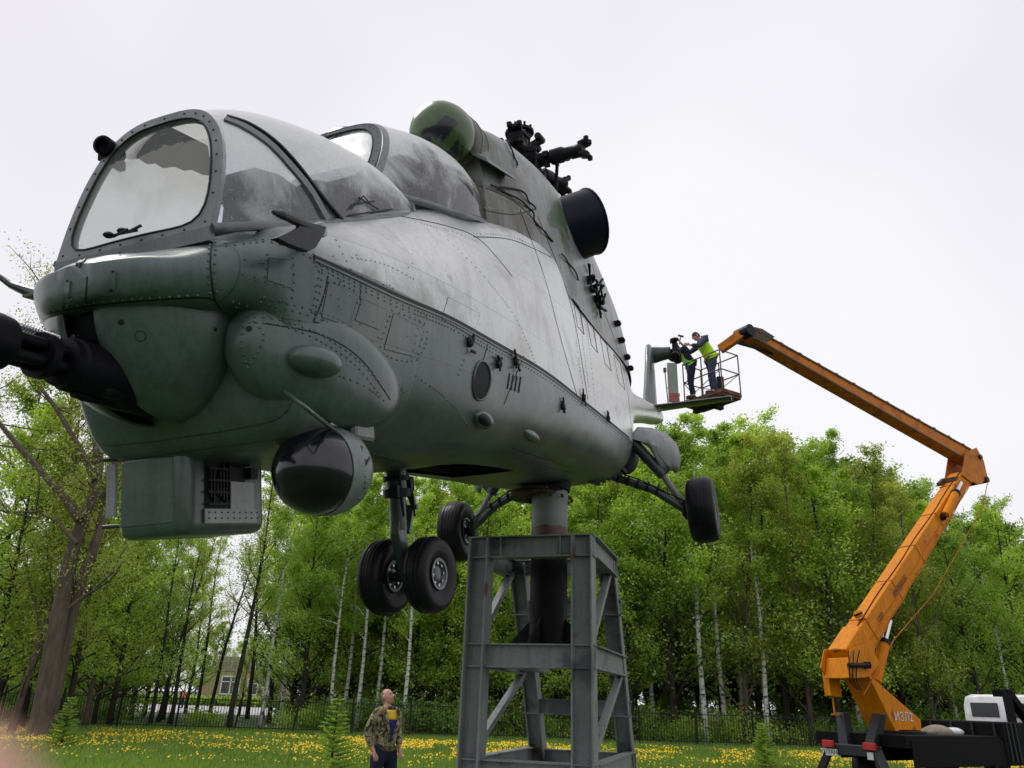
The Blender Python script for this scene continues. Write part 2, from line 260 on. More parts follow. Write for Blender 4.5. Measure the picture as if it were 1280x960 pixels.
# ------------------------------------------------------------------ mesh helpers
class MB:
    def __init__(s): s.v = []; s.f = []; s.m = []
    def add(s, verts, faces, mi=0):
        o = len(s.v); s.v += [tuple(p) for p in verts]
        for f in faces: s.f.append(tuple(i+o for i in f)); s.m.append(mi)
    def box(s, c, d, ax=None, mi=0, taper=1.0):
        c = Vector(c); ax = ax or (Vector((1, 0, 0)), Vector((0, 1, 0)), Vector((0, 0, 1)))
        P = []
        for k in (-1, 1):
            t = 1 if k < 0 else taper
            for i, j in ((-1, -1), (1, -1), (1, 1), (-1, 1)):
                P.append(c + ax[0]*(i*d[0]/2*t) + ax[1]*(j*d[1]/2*t) + ax[2]*(k*d[2]/2))
        s.add(P, [(3, 2, 1, 0), (4, 5, 6, 7), (0, 1, 5, 4), (1, 2, 6, 5), (2, 3, 7, 6), (3, 0, 4, 7)], mi)
    def beam(s, a, b, w, h, up=None, mi=0, taper=1.0):
        a = Vector(a); b = Vector(b); z = (b-a); L = z.length; z.normalize()
        up = Vector(up) if up is not None else Vector((0, 0, 1))
        if abs(z.dot(up)) > .98: up = Vector((0, 1, 0))
        x = z.cross(up).normalized(); y = x.cross(z).normalized()
        s.box((a+b)/2, (w, h, L), (x, y, z), mi, taper)
    def tube(s, path, r, n=8, cap=True, mi=0):
        path = [Vector(p) for p in path]; rs = r if isinstance(r, (list, tuple)) else [r]*len(path)
        rings = []; prev = None
        for i, p in enumerate(path):
            d = (path[min(i+1, len(path)-1)] - path[max(i-1, 0)])
            if d.length < 1e-9: d = Vector((0, 0, 1))
            d.normalize()
            if prev is None:
                a = Vector((0, 0, 1)) if abs(d.z) < .9 else Vector((1, 0, 0)); x = d.cross(a).normalized()
            else:
                x = (prev - d*prev.dot(d)); x = x.normalized() if x.length > 1e-6 else d.orthogonal().normalized()
            prev = x; y = d.cross(x)
            rings.append([p + (x*math.cos(2*PI*k/n) + y*math.sin(2*PI*k/n))*rs[i] for k in range(n)])
        V = [q for rr in rings for q in rr]; F = []
        for i in range(len(rings)-1):
            for k in range(n): F.append((i*n+k, i*n+(k+1) % n, (i+1)*n+(k+1) % n, (i+1)*n+k))
        if cap: F.append(tuple(range(n-1, -1, -1))); F.append(tuple((len(rings)-1)*n+k for k in range(n)))
        s.add(V, F, mi)
    def lathe(s, prof, org=(0, 0, 0), ax=(0, 0, 1), n=24, mi=0, sx=1., sy=1., ref=None, caps=True):
        """prof: list of (radius, height along ax)"""
        org = Vector(org); ax = Vector(ax).normalized(); x = (Vector(ref) if ref is not None else ax.orthogonal()); x = (x-ax*x.dot(ax)).normalized(); y = ax.cross(x)
        V = []; F = []
        for (r, h) in prof:
            for k in range(n):
                a = 2*PI*k/n; V.append(org + ax*h + x*(r*sx*math.cos(a)) + y*(r*sy*math.sin(a)))
        for i in range(len(prof)-1):
            for k in range(n): F.append((i*n+k, i*n+(k+1) % n, (i+1)*n+(k+1) % n, (i+1)*n+k))
        if caps and prof[0][0] > 1e-5: F.append(tuple(range(n-1, -1, -1)))
        if caps and prof[-1][0] > 1e-5: F.append(tuple((len(prof)-1)*n+k for k in range(n)))
        s.add(V, F, mi)
    def ellipsoid(s, c, r, n=20, m=12, ax=None, mi=0):
        ax = ax or (Vector((1, 0, 0)), Vector((0, 1, 0)), Vector((0, 0, 1))); c = Vector(c); V = []; F = []
        for i in range(m+1):
            t = PI*i/m
            for k in range(n):
                a = 2*PI*k/n; V.append(c + ax[0]*(r[0]*math.sin(t)*math.cos(a)) + ax[1]*(r[1]*math.sin(t)*math.sin(a)) + ax[2]*(r[2]*math.cos(t)))
        for i in range(m):
            for k in range(n): F.append((i*n+k, (i+1)*n+k, (i+1)*n+(k+1) % n, i*n+(k+1) % n))
        s.add(V, F, mi)
    def prism(s, pts, off, mi=0):
        """polygon pts (3D, planar) extruded by vector off"""
        pts = [Vector(p) for p in pts]; off = Vector(off); n = len(pts)
        s.add(pts + [p+off for p in pts], [tuple(range(n-1, -1, -1)), tuple(range(n, 2*n))] + [(i, (i+1) % n, n+(i+1) % n, n+i) for i in range(n)], mi)
    def grid(s, rows, closed=False, mi=0):
        n = len(rows[0]); V = [p for r in rows for p in r]; F = []
        for i in range(len(rows)-1):
            for k in range(n if closed else n-1): F.append((i*n+k, i*n+(k+1) % n, (i+1)*n+(k+1) % n, (i+1)*n+k))
        s.add(V, F, mi)
    def build(s, name, mats, parent=None, smooth=35, recalc=True, xf=None, bevel=0, solid=0, merge=False):
        me = bpy.data.meshes.new(name)
        vs = s.v if xf is None else [tuple(xf(Vector(p))) for p in s.v]
        me.from_pydata(vs, [], s.f)
        for mm in (mats if isinstance(mats, (list, tuple)) else [mats]): me.materials.append(mm)
        if len(me.materials) > 1: me.polygons.foreach_set('material_index', s.m)
        if recalc or merge:
            bm = bmesh.new(); bm.from_mesh(me)
            bmesh.ops.remove_doubles(bm, verts=bm.verts, dist=1e-5)
            if recalc: bmesh.ops.recalc_face_normals(bm, faces=bm.faces)
            bm.to_mesh(me); bm.free()
        if smooth:
            me.polygons.foreach_set('use_smooth', [True]*len(me.polygons)); me.set_sharp_from_angle(angle=rad(smooth))
        o = bpy.data.objects.new(name, me); COL.objects.link(o)
        if parent is not None: o.parent = parent
        if bevel:
            b = o.modifiers.new('bevel', 'BEVEL'); b.width = bevel; b.segments = 2; b.limit_method = 'ANGLE'; b.angle_limit = rad(40)
        if solid:
            b = o.modifiers.new('solid', 'SOLIDIFY'); b.thickness = solid; b.offset = 0
        return o
def tag(o, label=None, cat=None, group=None, kind=None):
    if label: o['label'] = label
    if cat: o['category'] = cat
    if group: o['group'] = group
    if kind: o['kind'] = kind
    return o
def empty(name, loc=(0, 0, 0), rz=0, label=None, cat=None, group=None, matrix=None):
    o = bpy.data.objects.new(name, None); COL.objects.link(o); o.empty_display_size = .2
    if matrix is not None: o.matrix_world = matrix
    else: o.location = loc; o.rotation_euler = (0, 0, rz)
    return tag(o, label, cat, group)
def copy_tree(o, parent=None):
    c = o.copy(); COL.objects.link(c)
    if parent is not None: c.parent = parent
    for ch in list(o.children): copy_tree(ch, c)
    return c
def crom(P, n):
    """Catmull-Rom through list of Vectors, n points per span"""
    out = []
    for i in range(len(P)-1):
        p0 = P[max(i-1, 0)]; p1 = P[i]; p2 = P[i+1]; p3 = P[min(i+2, len(P)-1)]
        for k in range(n):
            t = k/n; out.append(.5*((2*p1) + (p2-p0)*t + (2*p0-5*p1+4*p2-p3)*t*t + (3*p1-3*p2+p3-p0)*t**3))
    out.append(P[-1].copy()); return out
# ================================================================== HELICOPTER
# frame: s aft from the nose gear, y to port, z up
yw, el, ro = rad(19.27), rad(12.5), rad(2.5)
hA = Vector((math.sin(yw)*math.cos(el), math.cos(yw)*math.cos(el), math.sin(el)))
hL = Vector((math.cos(yw), -math.sin(yw), 0)); hU = hL.cross(hA)
hL, hU = hL*math.cos(ro)+hU*math.sin(ro), hU*math.cos(ro)-hL*math.sin(ro)
hO = Vector((-.608, 4.83, 2.34)) - hU*.24
def H(s, y, z): return hO + hA*s + hL*y + hU*z
P0 = (3.0, 0.0, .87); hP = H(*P0)
HM = Matrix(((-hA.x, hL.x, hU.x, hP.x), (-hA.y, hL.y, hU.y, hP.y), (-hA.z, hL.z, hU.z, hP.z), (0, 0, 0, 1)))
HMI = HM.inverted()
def loc(p): return Vector((-(p[0]-P0[0]), p[1]-P0[1], p[2]-P0[2]))      # (s,y,z) -> local
heli = empty('helicopter', matrix=HM, label='large grey green military helicopter without rotor blades mounted nose down on a steel stand', cat='helicopter')
def hb(mb, name, m, smooth=35, parent=None, **k):
    return mb.build(name, m, parent or heli, smooth, xf=loc, **k)
# ---- hull loft: nine control points per station (bottom centre -> top centre)
ST = [
 (-2.455, [(0,1.370),(.03,1.370),(.06,1.380),(.08,1.400),(.09,1.433),(.08,1.459),(.06,1.465),(.03,1.470),(0,1.470)]),
 (-2.440, [(0,1.345),(.06,1.345),(.11,1.355),(.15,1.385),(.165,1.433),(.15,1.464),(.11,1.465),(.06,1.475),(0,1.480)]),
 (-2.390, [(0,1.335),(.10,1.335),(.19,1.345),(.24,1.380),(.26,1.438),(.24,1.474),(.18,1.490),(.1,1.510),(0,1.515)]),
 (-2.300, [(0,1.330),(.14,1.330),(.26,1.340),(.335,1.375),(.36,1.448),(.335,1.489),(.26,1.515),(.14,1.540),(0,1.550)]),
 (-2.180, [(0,1.330),(.18,1.330),(.35,1.335),(.44,1.375),(.475,1.458),(.455,1.529),(.375,1.572),(.19,1.590),(0,1.600)]),
 (-2.030, [(0,1.330),(.22,1.320),(.42,1.315),(.515,1.355),(.55,1.466),(.53,1.568),(.425,1.645),(.24,1.665),(0,1.670)]),
 (-1.960, [(0,1.02),(.24,1.02),(.45,1.05),(.535,1.24),(.572,1.475),(.553,1.60),(.443,1.70),(.24,1.715),(0,1.715)]),
 (-1.840, [(0,.865),(.28,.87),(.49,.915),(.575,1.19),(.605,1.485),(.583,1.635),(.460,1.753),(.24,1.765),(0,1.765)]),
 (-1.600, [(0,.84),(.28,.845),(.52,.90),(.61,1.18),(.665,1.50),(.635,1.70),(.475,1.85),(.24,1.87),(0,1.87)]),
 (-1.250, [(0,.84),(.26,.86),(.52,.97),(.66,1.17),(.71,1.52),(.68,1.78),(.485,2.00),(.24,2.02),(0,2.02)]),
 (-.850, [(0,.84),(.28,.86),(.55,.97),(.71,1.19),(.76,1.53),(.72,1.86),(.495,2.18),(.24,2.21),(0,2.21)]),
 (-.400, [(0,.86),(.30,.88),(.60,.97),(.75,1.20),(.795,1.53),(.75,1.96),(.53,2.36),(.26,2.40),(0,2.40)]),
 (.050, [(0,.90),(.32,.91),(.62,.99),(.775,1.20),(.82,1.52),(.775,2.02),(.57,2.47),(.3,2.54),(0,2.54)]),
 (.500, [(0,.93),(.33,.94),(.64,1.01),(.795,1.20),(.84,1.51),(.81,2.08),(.66,2.58),(.35,2.70),(0,2.72)]),
 (1.20, [(0,.94),(.34,.95),(.65,1.01),(.81,1.19),(.855,1.50),(.845,2.15),(.76,2.72),(.42,2.90),(0,2.95)]),
 (2.20, [(0,.93),(.34,.94),(.65,1.00),(.81,1.18),(.855,1.49),(.855,2.15),(.80,2.75),(.46,3.00),(0,3.05)]),
 (3.20, [(0,.91),(.34,.92),(.64,.98),(.80,1.15),(.84,1.46),(.845,2.12),(.79,2.75),(.46,3.00),(0,3.05)]),
 (4.00, [(0,.93),(.33,.94),(.61,1.01),(.765,1.17),(.81,1.44),(.82,2.08),(.77,2.70),(.44,2.98),(0,3.05)]),
 (4.70, [(0,1.08),(.30,1.09),(.54,1.16),(.69,1.30),(.745,1.52),(.765,2.05),(.70,2.62),(.42,2.92),(0,3.0)]),
 (5.60, [(0,1.38),(.26,1.39),(.45,1.46),(.57,1.58),(.62,1.76),(.64,2.10),(.59,2.55),(.36,2.82),(0,2.9)]),
 (6.80, [(0,1.78),(.20,1.79),(.34,1.84),(.43,1.94),(.47,2.08),(.475,2.28),(.43,2.52),(.26,2.72),(0,2.78)]),
 (8.50, [(0,2.14),(.13,2.15),(.22,2.19),(.28,2.26),(.30,2.37),(.295,2.49),(.26,2.62),(.15,2.73),(0,2.78)]),
 (11.0, [(0,2.46),(.10,2.47),(.17,2.50),(.21,2.55),(.225,2.64),(.22,2.72),(.19,2.81),(.11,2.89),(0,2.92)]),
 (12.7, [(0,2.62),(.08,2.63),(.14,2.65),(.18,2.70),(.19,2.77),(.185,2.84),(.16,2.92),(.09,2.99),(0,3.02)]),
 (13.2, [(0,2.72),(.03,2.72),(.05,2.73),(.07,2.76),(.08,2.81),(.07,2.86),(.05,2.89),(.03,2.91),(0,2.92)]),
]
def hull_rows(NS=7, NC=5):
    rows9 = []
    for s, pts in ST: rows9.append([Vector((s, y, z)) for y, z in pts])
    cols = [crom([r[i] for r in rows9], NS) for i in range(9)]
    out = []
    for k in range(len(cols[0])):
        half = crom([cols[i][k] for i in range(9)], NC)
        half[0].y = 0; half[-1].y = 0
        out.append(half)
    return out
HR = hull_rows()
def full(half): return half + [Vector((p.x, -p.y, p.z)) for p in reversed(half[1:-1])]
mb = MB(); rows = [full(h) for h in HR]; n = len(rows[0])
V = [p for r in rows for p in r]; F = []; MI = []
def in_bay(c): return .02 < c.x < 1.42 and abs(c.y) < .235 and c.z < 1.1
for i in range(len(rows)-1):
    for k in range(n):
        f = (i*n+k, i*n+(k+1) % n, (i+1)*n+(k+1) % n, (i+1)*n+k); c = sum((V[q] for q in f), Vector())/4
        if in_bay(c): continue
        F.append(f)
        zr = 1.57 - .07*min(max((c.x+1.9)/2.4, 0), 1) - .05*min(max((c.x-1.5)/2.5, 0), 1)
        top = c.z > zr and c.x > -1.93 + 0*c.y
        MI.append(0)
mb.v = [tuple(v) for v in V]; mb.f = F; mb.m = MI
mb.f += [tuple(range(n-1, -1, -1))]; mb.m += [0]
hull = hb(mb, 'hull', M['hull'], 60)
# nose wheel bay recess
mb = MB()
x0, x1, yw_, zt_, zb_ = .0, 1.44, .26, 1.32, .965
mb.add([(x0,-yw_,zb_),(x1,-yw_,zb_),(x1,yw_,zb_),(x0,yw_,zb_),(x0,-yw_,zt_),(x1,-yw_,zt_),(x1,yw_,zt_),(x0,yw_,zt_)], [(4,5,6,7),(0,1,5,4),(1,2,6,5),(2,3,7,6),(3,0,4,7)])
bay = hb(mb, 'nose_wheel_bay', M['cavity'], 0, recalc=False)
# ---- engine cowling on the cabin roof
CS = [
 (.30, [(.60,2.55),(.60,2.75),(.585,3.0),(.53,3.22),(.42,3.3),(.25,3.28),(0,3.2)]),
 (.60, [(.68,2.50),(.68,2.78),(.655,3.08),(.60,3.34),(.46,3.45),(.25,3.42),(0,3.38)]),
 (1.0, [(.78,2.42),(.77,2.78),(.73,3.12),(.66,3.40),(.50,3.56),(.28,3.56),(0,3.52)]),
 (1.7, [(.86,2.30),(.84,2.78),(.80,3.14),(.72,3.46),(.55,3.63),(.30,3.68),(0,3.68)]),
 (2.6, [(.86,2.25),(.85,2.78),(.82,3.14),(.74,3.46),(.56,3.65),(.30,3.74),(0,3.76)]),
 (3.4, [(.85,2.25),(.84,2.76),(.80,3.08),(.71,3.38),(.54,3.60),(.29,3.72),(0,3.76)]),
 (4.3, [(.82,2.25),(.80,2.72),(.75,3.00),(.65,3.26),(.48,3.46),(.26,3.60),(0,3.64)]),
 (5.2, [(.72,2.25),(.70,2.60),(.64,2.86),(.54,3.08),(.39,3.26),(.2,3.38),(0,3.42)]),
 (6.2, [(.50,2.25),(.49,2.45),(.44,2.62),(.37,2.78),(.26,2.90),(.14,2.98),(0,3.0)]),
 (6.9, [(.3,2.25),(.3,2.35),(.27,2.45),(.22,2.55),(.16,2.62),(.08,2.66),(0,2.68)]),
]
cols = [crom([Vector((s, p[i][0], p[i][1])) for s, p in CS], 7) for i in range(7)]
rows = []
for k in range(len(cols[0])):
    half = crom([cols[i][k] for i in range(7)], 5); rows.append(half + [Vector((p.x, -p.y, p.z)) for p in reversed(half[:-1])])
mb = MB(); mb.grid(rows); mb.add(rows[0], [tuple(range(len(rows[0])))])
cowl = hb(mb, 'engine_cowling', M['hull_green'], 50)
# ---- intake barrels and domes (both engines)
for sg in (1, -1):
    c = Vector((.24, sg*.37, 3.20)); ax = Vector((-1, 0, -.02))
    mb = MB(); mb.lathe([(.235, -.9), (.235, -.02), (.222, 0.0), (.20, 0.0)], c, ax, 28)
    barrel = hb(mb, 'intake_barrel', M['hull_green'], 40)
    mb = MB()
    for h in (-.34, -.22, -.10): mb.lathe([(.236, h-.012), (.243, h-.008), (.243, h+.008), (.236, h+.012)], c, ax, 28)
    hb(mb, 'intake_band', M['hull_green'], 40)
    mb = MB(); mb.lathe([(.20, -.02), (.225, .0), (.228, .06), (.222, .12), (.20, .19), (.16, .25), (.10, .29), (.05, .305), (0, .31)], c, ax, 32)
    hb(mb, 'intake_dome', M['dome'], 60)
    mb = MB(); mb.prism([(.22, sg*.55, 3.06), (.22, sg*.66, 2.98), (.62, sg*.74, 3.0), (.62, sg*.6, 3.1)], (0, .012*sg, -.03)); hb(mb, 'intake_lip', M['frame'], 0)
# ---- exhaust stacks
for sg in (1, -1):
    root = Vector((2.02, sg*.34, 3.02)); tip = Vector((2.38, sg*.94, 3.28)); ax = (tip-root).normalized(); L = (tip-root).length
    mb = MB(); mb.lathe([(.325, 0), (.325, L*.5), (.32, L), (.305, L+.004), (.30, L-.03), (.28, L*.5), (0, L*.45)], root, ax, 32, sx=1.12, sy=.92, ref=(1, 0, 0))
    ex = hb(mb, 'exhaust_pipe', M['exhaust'], 40)
    mb = MB(); mb.lathe([(.319, L-.02), (.328, L-.015), (.33, L), (.319, L+.002)], root, ax, 32, sx=1.12, sy=.92, ref=(1, 0, 0)); hb(mb, 'exhaust_rim', M['exhaust'], 40)
# ---- BVH of everything outer, in world space, so fittings sit on the skin
def bvh_of(objs):
    vs, fs = [], []
    for o in objs:
        off = len(vs); vs += [HM @ v.co for v in o.data.vertices]; fs += [tuple(i+off for i in p.vertices) for p in o.data.polygons]
    return BVHTree.FromPolygons(vs, fs)
SKIN = [hull, cowl]; BV = bvh_of(SKIN)
def on(u, v, bv=None):
    h = (bv or BV).ray_cast(CAM, ray(u, v)); 
    if h[0] is None: return None
    nn = h[1]; nn = nn if nn.dot(ray(u, v)) < 0 else -nn
    return HMI @ h[0], (HMI.to_3x3() @ nn).normalized()
def hbl(mb, name, m, smooth=35, parent=None, **k): return mb.build(name, m, parent or heli, smooth, **k)  # already local
def surf_path(pix, step=6, bv=None):
    out = []
    for a, b in zip(pix[:-1], pix[1:]):
        d = math.dist(a, b); m = max(1, int(d/step))
        for i in range(m):
            r = on(a[0]+(b[0]-a[0])*i/m, a[1]+(b[1]-a[1])*i/m, bv)
            if r: out.append(r)
    r = on(*pix[-1], bv)
    if r: out.append(r)
    return out
def cpix(pts, n=8):
    return [(p.x, p.y) for p in crom([Vector((a, b, 0)) for a, b in pts], n)]
def ribbon(mb, path, w, h, lift=0.0):
    """strip of width w and height h lying on the skin along path"""
    rows = []
    for i, (p, nn) in enumerate(path):
        d = (path[min(i+1, len(path)-1)][0] - path[max(i-1, 0)][0]).normalized(); x = nn.cross(d).normalized()
        q = p + nn*lift
        rows.append([q-x*w/2-nn*.003, q-x*w/2+nn*h, q+x*w/2+nn*h, q+x*w/2-nn*.003])
    if len(rows) > 1:
        mb.grid(rows, closed=True); mb.add(rows[0], [(0, 1, 2, 3)]); mb.add(rows[-1], [(3, 2, 1, 0)])
def rivet(mb, p, nn, r=.0062, h=.0045):
    x = nn.orthogonal().normalized(); y = nn.cross(x)
    a = [p + x*(r*math.cos(k*PI/3)) + y*(r*math.sin(k*PI/3)) for k in range(6)]; b = [p + nn*h + (q-p)*.55 for q in a]
    mb.add(a+b, [(0+k, (k+1) % 6, 6+(k+1) % 6, 6+k) for k in range(6)] + [(6, 7, 8, 9, 10, 11)])
def rivets(mb, pix, spacing=.03, bv=None, r=.0062, jitter=.0):
    path = surf_path(pix, 3, bv); acc = 0; last = None
    for p, nn in path:
        if last is not None: acc += (p-last).length
        if last is None or acc >= spacing:
            rivet(mb, p, nn, r); acc = 0
        last = p
def patch(mb, quad, nu=6, nv=6, h=.004, bv=None):
    """quad of 4 pixel corners laid on the skin as a raised plate"""
    (a, b, c, d) = quad; rows = []
    for i in range(nv+1):
        row = []
        for j in range(nu+1):
            s, t = j/nu, i/nv
            u = (a[0]*(1-s)+b[0]*s)*(1-t) + (d[0]*(1-s)+c[0]*s)*t; v = (a[1]*(1-s)+b[1]*s)*(1-t) + (d[1]*(1-s)+c[1]*s)*t
            r = on(u, v, bv)
            if r is None: return
            row.append((r[0]+r[1]*h, r[0]-r[1]*.004))
        rows.append(row)
    mb.grid([[q[0] for q in r] for r in rows])
    per = [(0, j) for j in range(nu+1)] + [(i, nu) for i in range(1, nv+1)] + [(nv, j) for j in range(nu-1, -1, -1)] + [(i, 0) for i in range(nv-1, 0, -1)]
    mb.grid([[rows[i][j][0], rows[i][j][1]] for i, j in per + [per[0]]])
# ---- canopies
def arch(sb, w, zb, sa, za, n=14, px=1.0, pz=1.0):
    out = []
    for i in range(n+1):
        t = PI*i/n; c, s_ = math.cos(t), math.sin(t); y = w*math.copysign(abs(c)**px, c); h = abs(s_)**pz
        out.append(Vector((sb+(sa-sb)*h, y, zb+(za-zb)*h)))
    return out
def arch_ring(A, B, frac): return [a + (b-a)*frac for a, b in zip(A, B)]
def canopy(sections, n=20, k=6):
    secs = [arch(*s, n=n) for s in sections]; cols = [crom([S[i] for S in secs], k) for i in range(n+1)]
    return [[cols[i][j] for i in range(n+1)] for j in range(len(cols[0]))]
PX1 = .72
C1 = [(-2.20,.37,1.62,-2.02,2.27),(-1.98,.425,1.70,-1.80,2.39),(-1.66,.455,1.82,-1.46,2.50),(-1.33,.475,1.96,-1.18,2.55),(-1.05,.485,2.08,-.98,2.56),(-.85,.49,2.17,-.8,2.54),(-.62,.48,2.26,-.6,2.46)]
C1 = [(a,b,c,d,e) for (a,b,c,d,e) in C1]
def arch2(sec, n, px=.64, pz=.77):
    sb, w, zb, sa, za = sec; return arch(sb, w, zb, sa, za, n, px, pz)
def canopy2(secs, n=24, k=6, px=.64, pz=.77):
    S = [arch2(s, n, px, pz) for s in secs]; cols = [crom([q[i] for q in S], k) for i in range(n+1)]
    return [[cols[i][j] for i in range(n+1)] for j in range(len(cols[0]))]
R1 = canopy2(C1); mb = MB(); mb.grid(R1)
cano1 = hb(mb, 'gunner_canopy', M['glass_canopy'], 60, recalc=False)
C2 = [(-.96,.385,2.37,-.56,2.96),(-.72,.43,2.36,-.42,3.03),(-.48,.515,2.38,-.22,3.08),(-.15,.565,2.44,0,3.12),(.15,.585,2.52,.2,3.11),(.42,.57,2.58,.40,3.02),(.60,.50,2.68,.55,2.9)]
R2 = canopy2(C2); mb = MB(); mb.grid(R2)
cano2 = hb(mb, 'pilot_canopy', M['glass_canopy'], 60, recalc=False)
BC1 = bvh_of([cano1]); BC2 = bvh_of([cano2])
# flat windscreens with frames
def windscreen(sec, name, gm, fw, fm='frame', px=.64, pz=.77):
    A = arch2(sec, 40, px, pz); base = [A[-1] + (A[0]-A[-1])*t for t in [q/14 for q in range(1, 14)]]
    ring = A + base; c = sum(ring, Vector())/len(ring)
    e1 = (A[0]-A[-1]).normalized(); mid = (A[0]+A[-1])/2; e2 = (A[20]-mid).normalized(); nn = e1.cross(e2); nn = nn if nn.x < 0 else -nn
    # round the lower corners
    outer = [p.copy() for p in ring]
    inner = [p + (c-p).normalized()*fw for p in outer]
    for _ in range(4): inner = [(inner[i-1]+inner[i]*2+inner[(i+1) % len(inner)])/4 for i in range(len(inner))]
    mb = MB(); o2 = [p+nn*.012 for p in outer]; i2 = [p+nn*.012 for p in inner]; ob = [p-nn*.02 for p in outer]; ib = [p-nn*.02 for p in inner]
    mb.grid([r+[r[0]] for r in (ob, o2, i2, ib)])
    mb.beam(A[-1]-Vector((0, 0, .02)), A[0]-Vector((0, 0, .02)), .03, .055)
    fr = hb(mb, name+'_frame', M[fm], 30)
    mb = MB(); ii = [p + (p-c).normalized()*.006 for p in inner]
    mb.add([p+nn*.002 for p in ii], [tuple(range(len(ii)))]); pane = hb(mb, name, gm, 0, recalc=False)
    mb = MB(); rr = [(HM.to_3x3(), 0)]
    mb = MB()
    for i in range(len(ring)):   # bolts round the frame
        if i % 2: continue
        p = (outer[i]*.55+inner[i]*.45)+nn*.012; rivet(mb, p, nn, .006, .003)
    hb(mb, 'frame_bolts', M['seam'], 0)['kind'] = 'stuff'
    mb = MB(); mb.tube([p+nn*.012 for p in inner + [inner[0]]], .005, 6, cap=False); hb(mb, 'windscreen_seal', M['seam'], 60)
    return fr, c, nn
wfr, wc, wn = windscreen(C1[0], 'front_windscreen', M['glass_wind'], .044)
windscreen(C2[0], 'rear_windscreen', M['glass_canopy'], .055, fm='frame_dull')
# side frames laid on the canopy skins
def strip_on(name, pts, w, h, bv, m='frame', smooth=40, parent=None, n=8):
    path = surf_path(cpix(pts, n), 5, bv)
    mb = MB(); ribbon(mb, path, w, h, .001)
    return hbl(mb, name, M[m], smooth, parent)
def arch_strip(rows, j, w, h, name, i0=0, i1=None, m='frame'):
    r = rows[j]; i1 = i1 or len(r)-1; path = []
    for i in range(i0, i1+1):
        a = rows[j][max(i-1, 0)]; b = rows[j][min(i+1, len(r)-1)]; c = rows[max(j-1, 0)][i]; d = rows[min(j+1, len(rows)-1)][i]
        nn = (loc(b)-loc(a)).cross(loc(d)-loc(c)).normalized(); mid = loc(Vector((r[i].x, 0, r[i].z-.4)))
        if nn.dot(loc(r[i])-mid) < 0: nn = -nn
        path.append((loc(r[i]), nn))
    mb = MB(); ribbon(mb, path, w, h, .001); return hbl(mb, name, M[m], 40)
# inside: tubs, seats, panels, head rests
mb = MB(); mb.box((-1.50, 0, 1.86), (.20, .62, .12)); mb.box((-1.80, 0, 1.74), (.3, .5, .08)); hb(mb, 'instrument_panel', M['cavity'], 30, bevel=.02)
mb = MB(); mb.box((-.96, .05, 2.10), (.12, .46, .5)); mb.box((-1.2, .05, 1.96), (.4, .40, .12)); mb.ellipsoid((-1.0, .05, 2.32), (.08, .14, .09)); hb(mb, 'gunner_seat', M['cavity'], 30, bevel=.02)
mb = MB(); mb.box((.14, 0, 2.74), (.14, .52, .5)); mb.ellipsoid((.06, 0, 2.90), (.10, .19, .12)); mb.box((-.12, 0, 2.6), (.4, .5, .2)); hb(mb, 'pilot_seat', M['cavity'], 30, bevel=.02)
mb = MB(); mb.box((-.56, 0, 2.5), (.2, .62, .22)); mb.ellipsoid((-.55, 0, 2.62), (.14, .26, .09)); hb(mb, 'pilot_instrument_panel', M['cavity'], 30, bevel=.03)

def bpx(u, v, y):  # photo pixel on a plane parallel to the helicopter's side
    d = HMI.to_3x3() @ ray(u, v); c = HMI @ CAM; t = ((y-P0[1])-c.y)/d.y; return c + d*t
def spx(u, v, s):  # ... on a plane across the helicopter
    d = HMI.to_3x3() @ ray(u, v); c = HMI @ CAM; t = (-(s-P0[0])-c.x)/d.x; return c + d*t
mb = MB(); mb.prism([spx(u, v, -1.86) for u, v in ((147,192),(160,172),(178,160),(198,152),(212,158),(226,165),(240,172),(256,180),(259,200),(258,217),(248,216),(236,210),(226,211),(214,206),(200,208),(190,202),(180,203),(170,196),(158,197))], (-.02, 0, .0)); hbl(mb, 'added_dark_sheet', M['cavity'], 0)  # added ragged sheet that makes the dark upper patch behind the windscreen
mb = MB(); mb.prism([bpx(u, v, .22) for u, v in ((303,276),(306,252),(294,240),(300,214),(322,208),(350,216),(372,232),(392,252),(405,276))], (0, -.12, 0)); hbl(mb, 'gunner_dark_panel', M['blueshade'], 0, bevel=.02)  # added panel standing in for the dark cockpit interior behind the side glass
mb = MB(); mb.prism([bpx(u, v, .12) for u, v in ((474,212),(486,200),(506,192),(524,196),(538,210),(544,228),(538,246),(520,252),(500,248),(484,236))], (0, -.2, 0)); hbl(mb, 'pilot_dark_panel', M['blueshade'], 0, bevel=.03)  # added likewise, for the dark centre of the rear canopy
# ---- frames on the canopies
for (pts, w) in (([(281,150),(305,160),(335,180),(362,208),(388,240),(408,276)], .042),):
    strip_on('canopy_frame', pts, w, .012, BC1)
for j, w in ((len(R1)-2, .03),): arch_strip(R1, j, w, .010, 'canopy_frame')
arch_strip(R2, 1, .05, .012, 'canopy_frame'); arch_strip(R2, len(R2)-3, .03, .01, 'canopy_frame')
# sills along the canopy feet
for rows, zup in ((R1, 0), (R2, 0)):
    for side in (0, -1):
        mb = MB(); mb.tube([Vector((r[side].x, r[side].y, r[side].z+.004)) for r in rows], .020, 6); hb(mb, 'canopy_sill', M['frame'], 60)
# hatch outline and hinge rods
for pts in ([(283,148),(312,158),(342,178),(370,207),(398,243),(432,283)],):
    strip_on('canopy_seal', pts, .012, .016, BC1, 'seam')
for pts in ([(436,262),(452,246),(462,258)], [(440,256),(466,252)], [(446,248),(470,262)], [(434,270),(488,262)]):
    r = surf_path(pts, 4, BC1)
    if len(r) > 2: mb = MB(); mb.tube([p+n_*.012 for p, n_ in r], .004, 6); hbl(mb, 'latch_rod', M['seam'])
